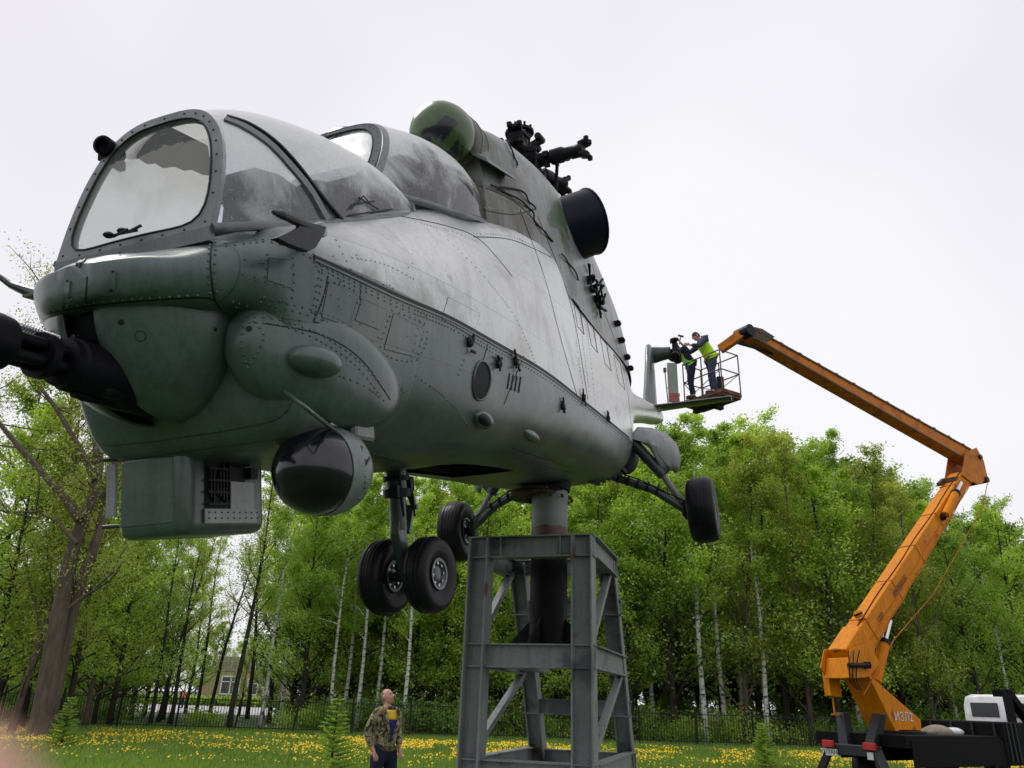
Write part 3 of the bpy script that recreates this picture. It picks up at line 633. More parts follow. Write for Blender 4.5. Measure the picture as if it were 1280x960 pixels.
# ---- hull seams, rail, rivets, plates
def seam(name, pts, w=.006, h=.0015, m='seam', curve=True):
    path = surf_path(cpix(pts, 8) if curve else pts, 4); mb = MB(); ribbon(mb, path, w, h, .0005)
    if mb.v: return hbl(mb, name, M[m], 0)
rail = [(392,322),(440,344),(500,372),(560,397),(620,430),(679,464),(730,503),(786,548)]
seam('side_rail_gap', [(a, b-1) for a, b in rail], .018, .004)
seam('side_rail', [(a+1, b+3) for a, b in rail], .010, .005, 'hull')
seams = [
 [(267,292),(263,330),(268,372),(276,386)],
 [(109,346),(107,384)], [(410,345),(404,372),(392,402)], [(392,402),(425,412)],
 [(60,392),(100,384),(165,377),(250,372),(268,376)],
 [(650,262),(680,345),(700,420),(722,497)], [(672,270),(700,340),(718,400),(735,500)], [(600,262),(640,268),(668,262)], [(592,296),(640,300),(690,322)],
 [(610,430),(598,470)], [(655,445),(640,480),(630,505)], [(600,232),(640,250),(668,275),(690,300)], [(612,158),(640,188),(646,210)],
 [(700,580),(640,560)], [(650,575),(720,592)], [(500,270),(560,283),(600,300),(640,345)],
 [(740,330),(752,380),(770,430),(783,480),(790,545)], [(452,345),(450,375)],
]
for sp_ in seams: seam('panel_seam', sp_)
for q in ([(336,323),(366,326),(364,360),(334,350)], [(411,352),(447,370),(436,408),(402,396)], [(492,392),(530,412),(518,446),(480,436)],
          [(452,374),(484,388),(474,412),(444,400)], [(560,372),(600,392),(590,420),(552,398)]):
    mb = MB(); patch(mb, q, 5, 5, .0022)
    if mb.v: hbl(mb, 'access_panel', M['hull'], 20)
    seam('panel_gap', [q[0], q[1], q[2], q[3], q[0]], .0045, .001, curve=False)
for k in range(4):
    x = 716 + k*17; y = 374 + k*23
    seam('window_outline', [(x, y), (x+8, y+10), (x+14, y+44)], .010, .003, curve=False); seam('window_outline', [(x+14, y+44), (x+6, y+34), (x, y)], .004, .002, curve=False)
mb = MB()
lines = [[(283,305),(340,300),(392,318)], [(283,308),(340,303),(388,322)], [(393,328),(440,351),(500,380),(560,404),(620,438),(679,472),(735,513),(780,550)],
 [(395,333),(440,356),(500,385),(560,409),(620,443)], [(400,330),(396,360),(390,390)], [(404,332),(400,362),(394,392)], [(366,322),(368,350),(365,372)],
 [(334,318),(332,352)], [(332,352),(368,362)], [(410,350),(450,370),(438,412)], [(410,352),(402,396),(440,411)], [(490,388),(533,410),(519,450),(477,438),(490,388)],
 [(528,385),(520,420),(514,452)], [(534,388),(527,424),(520,455)], [(590,415),(580,450),(572,470)], [(270,300),(268,340),(272,370)], [(263,298),(260,340),(264,372)],
 [(62,389),(100,381),(165,374),(250,369)], [(560,300),(600,340),(640,390),(660,430),(672,462)], [(700,330),(715,380),(722,440),(730,495)], [(707,330),(722,380),(730,440),(738,500)],
 [(712,330),(728,380),(737,440),(744,505)], [(598,258),(640,264),(666,260)], [(592,292),(640,296),(688,318)], [(600,236),(640,254),(668,279)], [(505,275),(560,288),(596,302)],
 [(440,322),(480,330),(520,350)], [(420,300),(440,340)], [(330,372),(420,398),(470,440),(505,490)], [(326,378),(412,404),(462,446),(498,494)],
 [(740,350),(750,400),(765,450),(778,500),(786,540)], [(520,470),(560,500),(590,540)], [(440,560),(500,575)]]
for l in lines: rivets(mb, cpix(l, 8), .026)
for _ in range(60):
    r = on(random.uniform(290, 520), random.uniform(310, 470))
    if r: rivet(mb, r[0], r[1], .005)
rv = hbl(mb, 'rivets', M['hull'], 0); rv['kind'] = 'stuff'
# oval hand plates on the nose
for (a, b) in (((88,372),(80,382)), ((86,352),(83,378)), ((142,340),(140,362)), ((110,320),(98,332)), ((162,308),(150,318))):
    r = surf_path([a, b], 2); mb = MB(); ribbon(mb, r, .022, .006)
    if mb.v: hbl(mb, 'nose_latch', M['hull'], 20)
    for p, n_ in (r[0], r[-1]): mb = MB(); rivet(mb, p+n_*.005, n_, .006, .004); hbl(mb, 'latch_bolt', M['seam'], 0)
# round port, small scoop, louvres
def disc_on(name, u, v, r, m, ring=None, depth=.004):
    p, nn = on(u, v); x = Vector((1, 0, .05)); x = (x-nn*x.dot(nn)).normalized(); y = nn.cross(x); W = lambda q: HM @ q; D = -(HM.to_3x3() @ nn); rows = []
    for i in range(5):
        row = []
        for k in range(32):
            a = k*PI/16; q = p + (x*math.cos(a)+y*math.sin(a))*(r*i/4); h = BV.ray_cast(W(q+nn*.2), D)
            row.append((HMI @ h[0]) + nn*depth if h[0] else q+nn*depth)
        rows.append(row)
    mb = MB(); mb.grid(rows, closed=True); o = hbl(mb, name, M[m], 60)
    if ring: mb = MB(); mb.tube(rows[4]+[rows[4][0]], .007, 6, cap=False); hbl(mb, name+'_rim', M[ring], 60)
disc_on('round_port', 602, 476, .108, 'black', 'hull')  # black disc on the skin, the shade of the hole is its colour
p, nn = on(602, 524); ax = Vector((1, 0, .15)).normalized()
mb = MB(); mb.ellipsoid(p+nn*.008, (.11, .05, .05), 18, 10, (ax, nn.cross(ax), nn)); hbl(mb, 'air_scoop', M['hull'])
mb = MB(); mb.ellipsoid(p+nn*.034+ax*.03, (.075, .034, .03), 16, 8, (ax, nn.cross(ax), nn)); hbl(mb, 'scoop_mouth', M['seam'])
for k in range(4): seam('louvre', [(637+k*4.6, 467+k*1.5), (634+k*4.6, 486+k*1.6)], .013, .004, curve=False)
p, nn = on(664, 545); mb = MB(); mb.ellipsoid(p, (.18, .035, .022), 16, 8, (Vector((1, 0, .1)).normalized(), nn.cross(Vector((1, 0, .1))).normalized(), nn)); hbl(mb, 'belly_fairing', M['hull'])
disc_on('belly_plate', 622, 585, .05, 'seam')
for (u, v) in ((585,428),(643,452),(702,508),(728,497),(759,523),(622,455)):
    r = on(u, v)
    if r:
        p, nn = r; mb = MB()
        for k in range(4): mb.beam(p+nn*.012+Vector((random.uniform(-.03,.03), 0, random.uniform(-.05,.05))), p+nn*.02+Vector((random.uniform(-.05,.05), 0, random.uniform(-.07,.07))), .012, .012)
        mb.ellipsoid(p+nn*.01, (.02, .02, .03), 8, 6); hbl(mb, 'hook_fitting', M['seam'], 0)
# wing root fittings
for i, (u, v) in enumerate(((735,350),(739,362),(744,374),(769,405),(774,426),(781,447),(785,461),(748,378))):
    r = on(u, v) or on(u-3, v) or on(u-6, v) or on(u-10, v)
    if not r: continue
    p, nn = r; nn = (nn*.5 + Vector((0, .8, .1))).normalized(); a = nn.orthogonal(); mb = MB()
    mb.beam(p-nn*.04, p+nn*.04, .09, .05); mb.lathe([(.012,-.025),(.032,-.025),(.032,.025),(.012,.025),(.012,-.025)], p+nn*.035, Vector((1,0,0)), 12, caps=False)
    if i < 3:
        for _ in range(9): q = p+Vector((random.uniform(-.10,.10), random.uniform(0,.06), random.uniform(-.12,.12))); mb.beam(q, q+Vector((random.uniform(-.1,.1), random.uniform(0,.06), random.uniform(-.1,.1))), .018, .018)
    hbl(mb, 'wing_fitting', M['rotor'], 30)
# loose cables over the cowling
for pts in ([(612,232),(640,246),(662,262),(668,278),(690,302)], [(622,235),(648,238),(660,252),(668,262)], [(605,158),(625,170),(640,192),(645,208)], [(700,318),(712,332),(722,350)]):
    r = surf_path(cpix(pts, 6), 3)
    if len(r) > 2: mb = MB(); mb.tube([p+n_*(.012+.006*math.sin(i*.9)) for i, (p, n_) in enumerate(r)], .007, 6); hbl(mb, 'loose_cable', M['seam'])
# ---- chin turret and cannon
T = Vector((-2.0, -.06, 1.37)); TR = .385
for sg in (1, -1):
    rows = []
    for i in range(15):
        t = .07 + (TR-.07)*math.sin(PI/2*i/14); rr = math.sqrt(max(0, 1-(t/TR)**2))
        rows.append([T + Vector((-math.cos(a)*rr*TR, sg*t, -math.sin(a)*rr*.405)) for a in [PI*k/28 for k in range(29)]])
    mb = MB(); mb.grid(rows); tc_ = hb(mb, 'turret_cover', M['chin'], 60, solid=.012)
    if sg > 0:
        BT = bvh_of([tc_])
        for (u, v, r_) in ((152,403,.011),(268,412,.008),(176,420,.018)):
            h = on(u, v, BT)
            if h: mb = MB(); mb.lathe([(r_, -.004), (r_, .001+.0*r_), (0, .0012)] if r_ < .015 else [(r_-.0015, 0), (r_, .0015), (r_+.0015, 0)], h[0]+h[1]*.006, h[1], 20, caps=(r_ < .015)); hbl(mb, 'cover_hole', M['seam'], 20)
mb = MB(); mb.lathe([(.0, -.37), (.16, -.34), (.28, -.25), (.345, -.1), (.36, 0), (.36, .04), (0, .04)], T, (0, 0, 1), 30); hb(mb, 'turret_drum', M['black'], 40)
G0 = Vector((-2.02, -.05, 1.10)); G1 = Vector((-2.98, -.035, 1.165)); gd = (G1-G0).normalized(); L = (G1-G0).length
gun = MB(); gun.lathe([(.11, 0), (.115, .16), (.10, .26), (.095, .40), (.085, .41), (.085, .44), (.06, .45)], G0, gd, 24); gun = hb(gun, 'cannon', M['black'], 40)
gx = gd.cross(Vector((0, 0, 1))).normalized(); gy = gd.cross(gx)
for k in range(4):
    a = PI/4 + k*PI/2; o_ = gx*.040*math.cos(a) + gy*.040*math.sin(a); mb = MB(); mb.tube([G0+o_+gd*.40, G0+o_+gd*(L-.02)], .021, 10); hb(mb, 'gun_barrel', M['black'], 60, parent=gun)
mb = MB(); mb.lathe([(.070, .66), (.088, .66), (.092, .70), (.092, L), (.074, L), (.070, .68)], G0, gd, 24); hb(mb, 'muzzle_sleeve', M['black'], 40, parent=gun)
mb = MB(); mb.lathe([(.066, .50), (.078, .50), (.078, .53), (.066, .53)], G0, gd, 24); hb(mb, 'barrel_clamp', M['black'], 40, parent=gun)
mb = MB()
for k in range(14): mb.lathe([(.011, k*.011), (.014, k*.011+.003), (.011, k*.011+.006)], G0+gy*-.085+gx*-.02+gd*.44, gd, 8)
hb(mb, 'recoil_spring', M['alu'], 40, parent=gun)
mb = MB(); mb.tube([G0+gy*-.1+gd*.1, G0+gy*-.1+gd*.40], .012, 8); mb.tube([G0+gy*.1+gd*.1, G0+gy*.1+gd*.38], .014, 8); hb(mb, 'guide_rod', M['black'], 40, parent=gun)
mb = MB(); mb.tube([G0+gd*.42+gx*-.09+gy*-.05, G0+gd*.34+gx*-.13, G0+gd*.22+gx*-.12+gy*.05, G0+gd*.1+gx*-.08], .007, 6); hb(mb, 'gun_wire', M['alu'], 60, parent=gun)
mb = MB(); mb.box(tuple((G0+gd*.08)), (.46, .15, .17)); hb(mb, 'gun_cradle', M['black'], 0, bevel=.02)
# lip and ammo chute bits left of the cover
mb = MB(); mb.tube([(-2.36, -.32, 1.30), (-2.30, -.22, 1.27), (-2.33, -.1, 1.25)], .014, 8); mb.tube([(-2.3, -.3, 1.33), (-2.22, -.32, 1.22), (-2.12, -.3, 1.16)], .010, 8); hb(mb, 'turret_bracket', M['frame'], 40)
# ---- cheek blister with its small bump
bx = Vector((.86, .30, -.10)).normalized(); bn = Vector((-.30, .95, -.06)).normalized(); bz = bx.cross(bn).normalized(); bn = bz.cross(bx).normalized()
BCN = Vector((-1.69, .488, 1.165))
mb = MB(); rows = []
for i in range(25):
    t = i/24; xx = -1+2*t; rr = (math.sqrt(max(0, 1-abs(xx)**2.4)))*(1-.18*max(0, xx))
    rows.append([BCN + bx*(xx*.435) + bn*(.165*rr*math.copysign(abs(math.cos(a))**.85, math.cos(a))) + bz*(.245*rr*math.copysign(abs(math.sin(a))**.85, math.sin(a)) - .04*xx) for a in [2*PI*k/32 for k in range(32)]])
mb.grid(rows, closed=True); bl = hb(mb, 'cheek_blister', M['chin'], 80); BB = bvh_of([bl])
h = on(392, 452, BB)
if h:
    mb = MB(); e1 = Vector((-bx.x, bx.y, bx.z)); e3 = h[1]; e2 = e3.cross(e1).normalized(); e1 = e2.cross(e3)
    mb.ellipsoid(h[0]+h[1]*.01, (.115, .062, .075), 20, 12, (e1, e2, e3)); hbl(mb, 'sensor_bump', M['chin'], 80)
    mb = MB(); mb.lathe([(1., -.01), (1.0, .003), (.93, .004), (.93, -.01)], h[0]+e3*.004, e3, 28, sx=.135, sy=.09, ref=e1)
    mb.v = [tuple(v) for v in mb.v]
mb = MB()
for l in ([(300,395),(350,400),(400,418),(450,452),(484,492)], [(303,402),(350,407),(396,424),(444,456),(478,498)], [(425,470),(455,482),(482,502)], [(318,402),(330,420),(322,440),(312,455)], [(306,400),(302,430),(310,462)]):
    rivets(mb, cpix(l, 8), .022, BB)
if mb.v: rr_ = hbl(mb, 'blister_rivets', M['chin'], 0); rr_['kind'] = 'stuff'
h = on(311, 411, BB)
if h: mb = MB(); mb.lathe([(.012, 0), (.012, .001), (0, .001)], h[0]+h[1]*.001, h[1], 14); hbl(mb, 'blister_hole', M['seam'], 20)
path = surf_path(cpix([(330,404),(400,418),(450,448),(488,500)], 8), 4, BB); mb = MB(); ribbon(mb, path, .006, .0015); hbl(mb, 'blister_seam', M['seam'], 0)
# drain pipe from the blister to the ball
a = on(355, 488, BB) or on(355, 488); b = H(*(-1.47, .42, .99)); mb = MB()
pp = [a[0]+a[1]*.01, bpx(380, 508, .62), bpx(408, 530, .56), bpx(428, 546, .50), bpx(437, 558, .45), bpx(438, 570, .47)]
mb.tube(crom([Vector(p) for p in pp], 8), .009, 8); hbl(mb, 'drain_pipe', M['chin'], 60)
# ---- ball pod
BP = Vector((-1.70, .465, .745)); BS = .815; fw = Vector((-.97, -.20, -.03)).normalized()
def sphere_prof(r, a0, a1, n=14): return [(r*math.sin(a0+(a1-a0)*i/n), r*math.cos(a0+(a1-a0)*i/n)) for i in range(n+1)]
mb = MB(); pr = sphere_prof(.218*BS, PI*.53, 0); pr[-1] = (0, pr[-1][1]); mb.lathe(pr, BP, fw, 36); ball = hb(mb, 'guidance_pod_cover', M['blackball'], 60)
mb = MB(); mb.lathe([(r*BS, h*BS) for r, h in [(.214, -.02), (.222, -.02), (.224, -.10), (.214, -.10)]], BP, fw, 36); hb(mb, 'pod_band', M['podgrey'], 40)
mb = MB(); mb.lathe([(r*BS, h*BS) for r, h in [(.216, -.10), (.216, -.13), (.200, -.18), (.165, -.23), (.11, -.265), (.05, -.28), (0, -.282)]], BP, fw, 36); pod = hb(mb, 'guidance_pod_shell', M['podgrey'], 60)
BPV = bvh_of([pod]); mb = MB()
for u in (440, 448, 456):
    for v in range(575, 625, 7): 
        h = on(u, v, BPV)
        if h: rivet(mb, h[0], h[1], .004)
if mb.v: hbl(mb, 'pod_rivets', M['seam'], 0)['kind'] = 'stuff'
for pts in ([(452,558),(446,590),(432,620),(415,640)], [(462,572),(440,606)]):
    h = surf_path(cpix(pts, 6), 3, BPV)
    if len(h) > 2: mb = MB(); ribbon(mb, h, .012, .002); hbl(mb, 'pod_strap', M['seam'], 0)
mb = MB(); mb.box(BP+Vector((.20, .07, .19)), (.18, .10, .13)); mb.box(BP+Vector((.16, -.06, .2)), (.22, .2, .12)); hb(mb, 'pod_mount', M['chin'], 0, bevel=.02)
mb = MB(); mb.box(BP+Vector((.05, 0, .2)), (.12, .16, .05)); hb(mb, 'pod_bracket', M['alu'], 0, bevel=.008)
# ---- sensor box
bc = Vector((-1.57, -.245, .725))
mb = MB(); mb.box(bc, (.52, .37, .38)); box = hb(mb, 'sensor_box', M['chin'], 0); b_ = box.modifiers.new('bevel', 'BEVEL'); b_.width = .05; b_.segments = 4
box.data.polygons.foreach_set('use_smooth', [True]*6)
mb = MB(); mb.box(bc+Vector((-.259, -.02, .0)), (.010, .27, .27)); hb(mb, 'box_front_door', M['chin'], 0, bevel=.004)
yb = bc.y+.187
mb = MB(); mb.box((-1.60, yb, .745), (.26, .008, .27)); hb(mb, 'box_opening', M['cavity'], 0)
mb = MB(); mb.box((-1.57, yb+.008, .61), (.34, .006, .06)); mb.box((-1.50, yb+.009, .70), (.16, .006, .12)); hb(mb, 'box_cover_plate', M['greydoor'], 0)
mb = MB()
for k in range(7):
    mb.beam((-1.71+k*.02, yb+.012, .65+random.uniform(0,.05)), (-1.71+k*.02, yb+.012, .80+random.uniform(-.04,.05)), .008, .010)
for k in range(4): mb.beam((-1.73, yb+.016, .66+k*.05), (-1.60, yb+.016, .66+k*.05), .007, .010)
mb.tube([(-1.60, yb+.02, .84), (-1.50, yb+.02, .83), (-1.42, yb+.01, .85)], .006, 6); mb.box((-1.44, yb+.02, .80), (.05, .02, .05)); hb(mb, 'latch_mechanism', M['rotor'], 30)
mb = MB()
for z in (.60, .625): 
    for k in range(9): rivet(mb, loc(Vector((-1.72+k*.04, yb+.011, z))), Vector((0, 1, 0)), .004)
hbl(mb, 'box_rivets', M['seam'], 0)['kind'] = 'stuff'
mb = MB(); mb.prism([(-1.83, -.436, .64), (-1.83, -.436, .86), (-1.85, -.462, .86), (-1.85, -.462, .64)], (.012, .004, 0)); hb(mb, 'side_flap', M['greydoor'], 0)
for z in (.59, .87): mb = MB(); mb.tube([(-1.82, -.42, z+.01), (-1.86, -.47, z+.01)], .008, 8); hb(mb, 'flap_hinge', M['strut'])
M['vane'] = mat('vane dark metal', (.018, .02, .022), (.01, .011, .012), 8, .5)
# ---- probes on the nose
mb = MB(); q = [(-1.97, .56, 1.66), (-2.10, .60, 1.78)]
mb.prism([(-1.84,.62,1.63), (-2.02,.62,1.585), (-2.05,.74,1.60), (-1.99,.86,1.655), (-1.84,.80,1.66)], (0, 0, .014)); 
hb(mb, 'vane', M['strut'], 0, bevel=.004)
mb = MB(); mb.prism([bpx(u, v, .66) for u, v in ((372,278),(400,285),(398,293),(387,311),(377,316),(352,307),(337,299),(350,293),(363,287))], (0, .03, 0)); mb.tube([bpx(341,265,.70), bpx(352,268,.70), bpx(378,280,.68), bpx(399,287,.67)], [.008, .016, .018, .014], 8); hbl(mb, 'angle_vane', M['vane'], 0, bevel=.004)
heli_vane = [c for c in heli.children if c.name == 'vane'][0]; bpy.data.objects.remove(heli_vane)
mb = MB(); mb.tube([(-1.93, .58, 1.66), (-1.92, .67, 1.66)], .03, 10); hb(mb, 'vane_mount', M['hull'])
mb = MB(); mb.tube([(-1.98, -.55, 1.60), (-2.0, -.72, 1.62), (-2.02, -.84, 1.68), (-2.05, -.88, 1.72)], [.03, .026, .016, .012], 8); mb.box((-1.99, -.68, 1.61), (.10, .14, .012)); hb(mb, 'starboard_vane', M['strut'])
a = bpx(128, 181, -.27) ; mb = MB(); mb.lathe([(.0, -.14), (.03, -.13), (.04, -.1), (.042, .0), (.030, .004), (.028, -.02), (0, -.03)], a, (.93, .25, -.12), 16); mb.box(a+Vector((-.08, -.03, -.03)), (.12, .03, .04)); hbl(mb, 'gun_camera', M['black'], 40)
for (u, v) in ((141,296),(158,291)):
    a = bpx(u, v, .0); mb = MB(); mb.ellipsoid(a+Vector((.02,0,0)), (.02, .02, .012), 8, 6); mb.beam(a, a+Vector((.0, .07, .015)), .008, .008); hbl(mb, 'wiper_pivot', M['seam'])
mb = MB(); mb.beam(bpx(141,294,.0), bpx(172,288,.04), .008, .008); hbl(mb, 'wiper_arm', M['seam'])
# ---- nose gear
def wheel(c, ax, R, W, rimr, name='wheel', hub=True):
    c = Vector(c); ax = Vector(ax).normalized(); h = W/2
    w = MB(); w.lathe([(rimr, -h*.62), (rimr+.02, -h*.78), (R*.80, -h), (R*.93, -h*.86), (R*.985, -h*.52), (R, 0), (R*.985, h*.52), (R*.93, h*.86), (R*.80, h), (rimr+.02, h*.78), (rimr, h*.62)], c, ax, 40)
    for t in (-.4, -.13, .13, .4): w.lathe([(R*.985, h*t-.004), (R*1.006, h*t-.003), (R*1.006, h*t+.003), (R*.985, h*t+.004)], c, ax, 40)
    w = hb(w, name, M['tyre'], 45)
    for sg in (1, -1):
        m_ = MB(); m_.lathe([(rimr+.006, sg*h*.80), (rimr-.006, sg*h*.84), (rimr-.022, sg*h*.70), (rimr*.55, sg*h*.52), (rimr*.5, sg*h*.66), (rimr*.3, sg*h*.72), (0, sg*h*.72)], c, ax, 28, caps=False); rm = hb(m_, 'rim', M['strut'], 30, parent=w)
        m_ = MB(); m_.lathe([(rimr-.004, sg*h*.80), (rimr+.004, sg*h*.86), (rimr-.012, sg*h*.84)], c, ax, 28, caps=False); hb(m_, 'rim_ring', M['frame'], 30, parent=w)
        m_ = MB(); x = ax.orthogonal().normalized(); y = ax.cross(x)
        for k in range(8): a_ = k*PI/4; q = c + ax*(sg*h*.6) + (x*math.cos(a_)+y*math.sin(a_))*rimr*.72; m_.lathe([(.010, -.02), (.010, .012*1), (0, .012)], q, ax*sg, 6)
        hb(m_, 'wheel_bolts', M['alu'], 30, parent=w)['kind'] = 'stuff'
    return w
NS = Vector((0, 0, .24)); st = rad(6)
wheel((0, .155, .24), (-.10, 1, 0), .228, .16, .09); wheel((0, -.145, .245), (-.10, 1, 0), .228, .16, .09)
mb = MB(); mb.tube([(0, -.2, .24), (0, .2, .24)], .03, 12); hb(mb, 'axle', M['strut'])
mb = MB(); mb.prism([(.04, -.03, .20), (-.06, -.03, .22), (-.15, -.03, .50), (-.13, -.03, .58), (-.03, -.03, .58), (-.02, -.03, .46)], (0, .06, 0)); hb(mb, 'wheel_fork', M['strut'], 0, bevel=.012)
mb = MB(); mb.tube([(-.08, 0, .52), (-.08, 0, .72), (-.08, 0, .721), (-.08, 0, 1.25)], [.052, .052, .066, .066], 18); hb(mb, 'nose_strut', M['strut'])
mb = MB(); mb.lathe([(.06, 0), (.085, .0), (.085, .05), (.06, .05)], (-.08, 0, .72), (0, 0, 1), 18); mb.lathe([(.06, 0), (.082, .0), (.082, .03), (.06, .03)], (-.08, 0, .82), (0, 0, 1), 18); mb.box((-.14, .03, .75), (.08, .05, .07)); mb.box((-.02, .05, .8), (.05, .06, .09)); hb(mb, 'strut_collar', M['rotor'])
mb = MB(); mb.beam((.02, .03, .76), (.10, .03, .66), .035, .02); mb.beam((.02, -.03, .76), (.10, -.03, .66), .035, .02); mb.beam((.10, 0, .66), (.02, 0, .50), .05, .022); mb.tube([(.10, -.05, .66), (.10, .05, .66)], .016, 8); hb(mb, 'torque_link', M['strut'], 0)
mb = MB(); mb.tube([(-.14, .05, .93), (-.02, .06, .84), (.02, .06, .72), (.05, .05, .60)], .008, 6); mb.tube([(-.13, .04, 1.0), (-.15, .06, .85), (-.12, .05, .74), (-.10, .05, .6)], .007, 6); hb(mb, 'brake_hose', M['seam'])
mb = MB(); mb.beam((-.04, .02, 1.02), (.5, .02, 1.2), .045, .04); mb.beam((-.08, 0, .98), (.10, .10, 1.15), .02, .02); hb(mb, 'drag_strut', M['strut'])
mb = MB(); mb.tube([(.12, .1, 1.15), (.1, .1, 1.02), (.06, .1, .99)], .012, 8); mb.box((.1, .1, .99), (.05, .08, .03)); hb(mb, 'bay_lamp', M['rotor'])
# ---- main gear
for sg in (1, -1):
    wc_ = Vector((4.39, sg*1.46, .55)); wheel(wc_, (0, 1, 0), .36, .30, .15, 'main_wheel')
    hub = wc_ + Vector((0, -sg*.17, 0))
    mb = MB(); mb.tube([(4.45, sg*.48, 1.02), tuple(Vector((4.40, sg*.95, .82))), tuple(hub)], [.045, .05, .042], 12); hb(mb, 'gear_arm', M['strut'])
    mb = MB(); mb.tube([(4.6, sg*.74, 1.42), tuple(Vector((4.55, sg*1.06, .98)))], .068, 14); hb(mb, 'shock_absorber', M['strut'])
    mb = MB(); mb.tube([tuple(Vector((4.56, sg*1.04, 1.0))), tuple(hub+Vector((.02, -sg*.02, .05)))], .036, 12); hb(mb, 'shock_rod', M['alu' if 0 else 'frame'])
    mb = MB(); mb.ellipsoid(hub, (.07, .06, .09), 12, 8); mb.beam(hub+Vector((0,-sg*.03,.1)), hub+Vector((0, 0, -.08)), .05, .05); hb(mb, 'axle_knuckle', M['rotor'])
    mb = MB()
    for k in range(5): q = Vector((4.42-.01*k, sg*(.55+.11*k), 1.0-.045*k)); mb.lathe([(.05, 0), (.062, .0), (.062, .02), (.05, .02)], q, (0, sg*.9, -.36), 12)
    mb.tube([(4.4, sg*.55, 1.06), (4.38, sg*.8, .95), (4.36, sg*1.0, .83), (4.38, sg*1.28, .66)], .009, 6); hb(mb, 'hose_clamps', M['rotor'])
    # open gear bay behind the cabin side and its curved door
    mb = MB(); mb.ellipsoid((4.72, sg*.60, 1.28), (.42, .17, .24), 18, 10); hb(mb, 'gear_bay', M['cavity'])
    OUT = [(786,547),(797,534),(814,535),(832,541),(845,554),(851,570),(850,584),(844,592),(840,584),(833,593),(827,588),(821,574),(812,560),(800,551)]
    ctr = Vector((815, 556, 0)); rows = []
    for t in (0, .35, .7, 1.0):
        row = []
        for (u, v) in OUT:
            q = ctr + (Vector((u, v, 0))-ctr)*t; d = HMI.to_3x3() @ ray(q.x, q.y); c = HMI @ CAM; pl = 4.55 - P0[0]
            tt = (-pl - c.x)/d.x; w3 = c + d*tt; bulge = .10*(1-t*t); row.append(Vector((w3.x - P0[0]*0 + bulge, w3.y*sg, w3.z)))
        rows.append(row)
    mb = MB(); mb.grid(rows, closed=True); hbl(mb, 'gear_door', M['greydoor'], 60, recalc=False, solid=.012)
    mb = MB(); mb.beam((4.55, sg*.8, 1.4), (4.6, sg*1.0, 1.42), .05, .02); mb.beam((4.55, sg*.72, 1.44), (4.62, sg*.86, 1.18), .07, .05); hb(mb, 'door_bracket', M['seam'], 0)
mb = MB()
for k in range(6): mb.beam((3.5+k*.16, .42+.04*k, .94+.03*k), (3.6+k*.16, .5+.03*k, .90+.03*k), .05, .04)
hb(mb, 'belly_fittings', M['rotor'], 0)
# ---- rotor head
RH = Vector((3.55, 0, 4.64)); RS = 1.07
def hbr(mb, *a, **k):
    mb.v = [tuple(RH + (Vector(v)-RH)*(RS if Vector(v).z > RH.z-.7 else 1)) for v in mb.v]; return hb(mb, *a, **k)
mb = MB(); mb.lathe([(.30, -1.05), (.22, -.95), (.13, -.8), (.115, -.05), (.17, -.03), (.20, .05), (.17, .12), (.09, .14), (.085, .30), (.12, .31), (.12, .34), (0, .34)], RH, (0, 0, 1), 20); hbr(mb, 'rotor_mast', M['rotor'], 40)
mb = MB(); mb.lathe([(.24, -.50), (.30, -.48), (.30, -.42), (.24, -.40), (.14, -.38)], RH, (0, 0, 1), 24); hbr(mb, 'swash_plate', M['rotor'], 40)
for k in range(5):
    a = rad(84 + 72*k); d = Vector((-math.cos(a), math.sin(a), -.04)).normalized(); x = d.cross(Vector((0, 0, 1))).normalized(); z = x.cross(d)
    mb = MB(); mb.lathe([(.05, .08), (.075, .14), (.075, .24), (.055, .26), (.055, .32), (.082, .34), (.085, .46), (.066, .50), (.066, .62), (.075, .64), (.08, .70), (.05, .71)], RH, d, 16)
    arm = hbr(mb, 'blade_grip', M['rotor'], 30)
    mb = MB()
    for s_ in (-1, 1): mb.beam(RH+d*.66+z*(.05*s_), RH+d*.76+z*(.075*s_), .14, .035, up=z); mb.lathe([(.028, -.02), (.028, .02)], RH+d*.75+x*(.05*s_)-z*.09, z, 8); mb.lathe([(.028, -.02), (.028, .02)], RH+d*.75+x*(.05*s_)+z*.09, z, 8)
    hbr(mb, 'grip_fork', M['rotor'], 0, parent=arm)
    mb = MB()
    for _ in range(9): q = RH+d*random.uniform(.15, .62)+x*random.uniform(-.09, .09)+z*random.uniform(-.09, .10); mb.box(q, (random.uniform(.03, .09), random.uniform(.03, .07), random.uniform(.03, .08)), (d, x, z))
    mb.tube([RH+d*.2+x*.1+z*.08, RH+d*.4+x*.12+z*.10, RH+d*.62+x*.05+z*.09], .012, 6); hbr(mb, 'grip_fittings', M['rotor'], 0, parent=arm)
    mb = MB(); mb.tube([RH+d*.34+x*.16-z*.02, RH+d*.28+x*.14+Vector((0, 0, -.45))], .02, 8); mb.beam(RH+d*.34+x*.05, RH+d*.34+x*.18, .04, .05); hbr(mb, 'pitch_link', M['rotor'], 40)
    mb = MB(); q = RH+d*.13+Vector((0, 0, .17)); mb.beam(q-x*.03, q+d*.12+Vector((0, 0, .06)), .07, .06); mb.lathe([(.035, -.08), (.04, -.06), (.04, .06), (.03, .08)], q+d*.10+Vector((0, 0, .08)), x, 10); hbr(mb, 'damper', M['rotor'], 30)
mb = MB(); mb.lathe([(.10, .34), (.16, .36), (.16, .39), (.0, .39)], RH, (0, 0, 1), 16)
for k in range(8): a = k*PI/4; mb.lathe([(.012, .39), (.016, .44), (.0, .45)], RH+Vector((.13*math.cos(a), .13*math.sin(a), 0)), (0, 0, 1), 6)
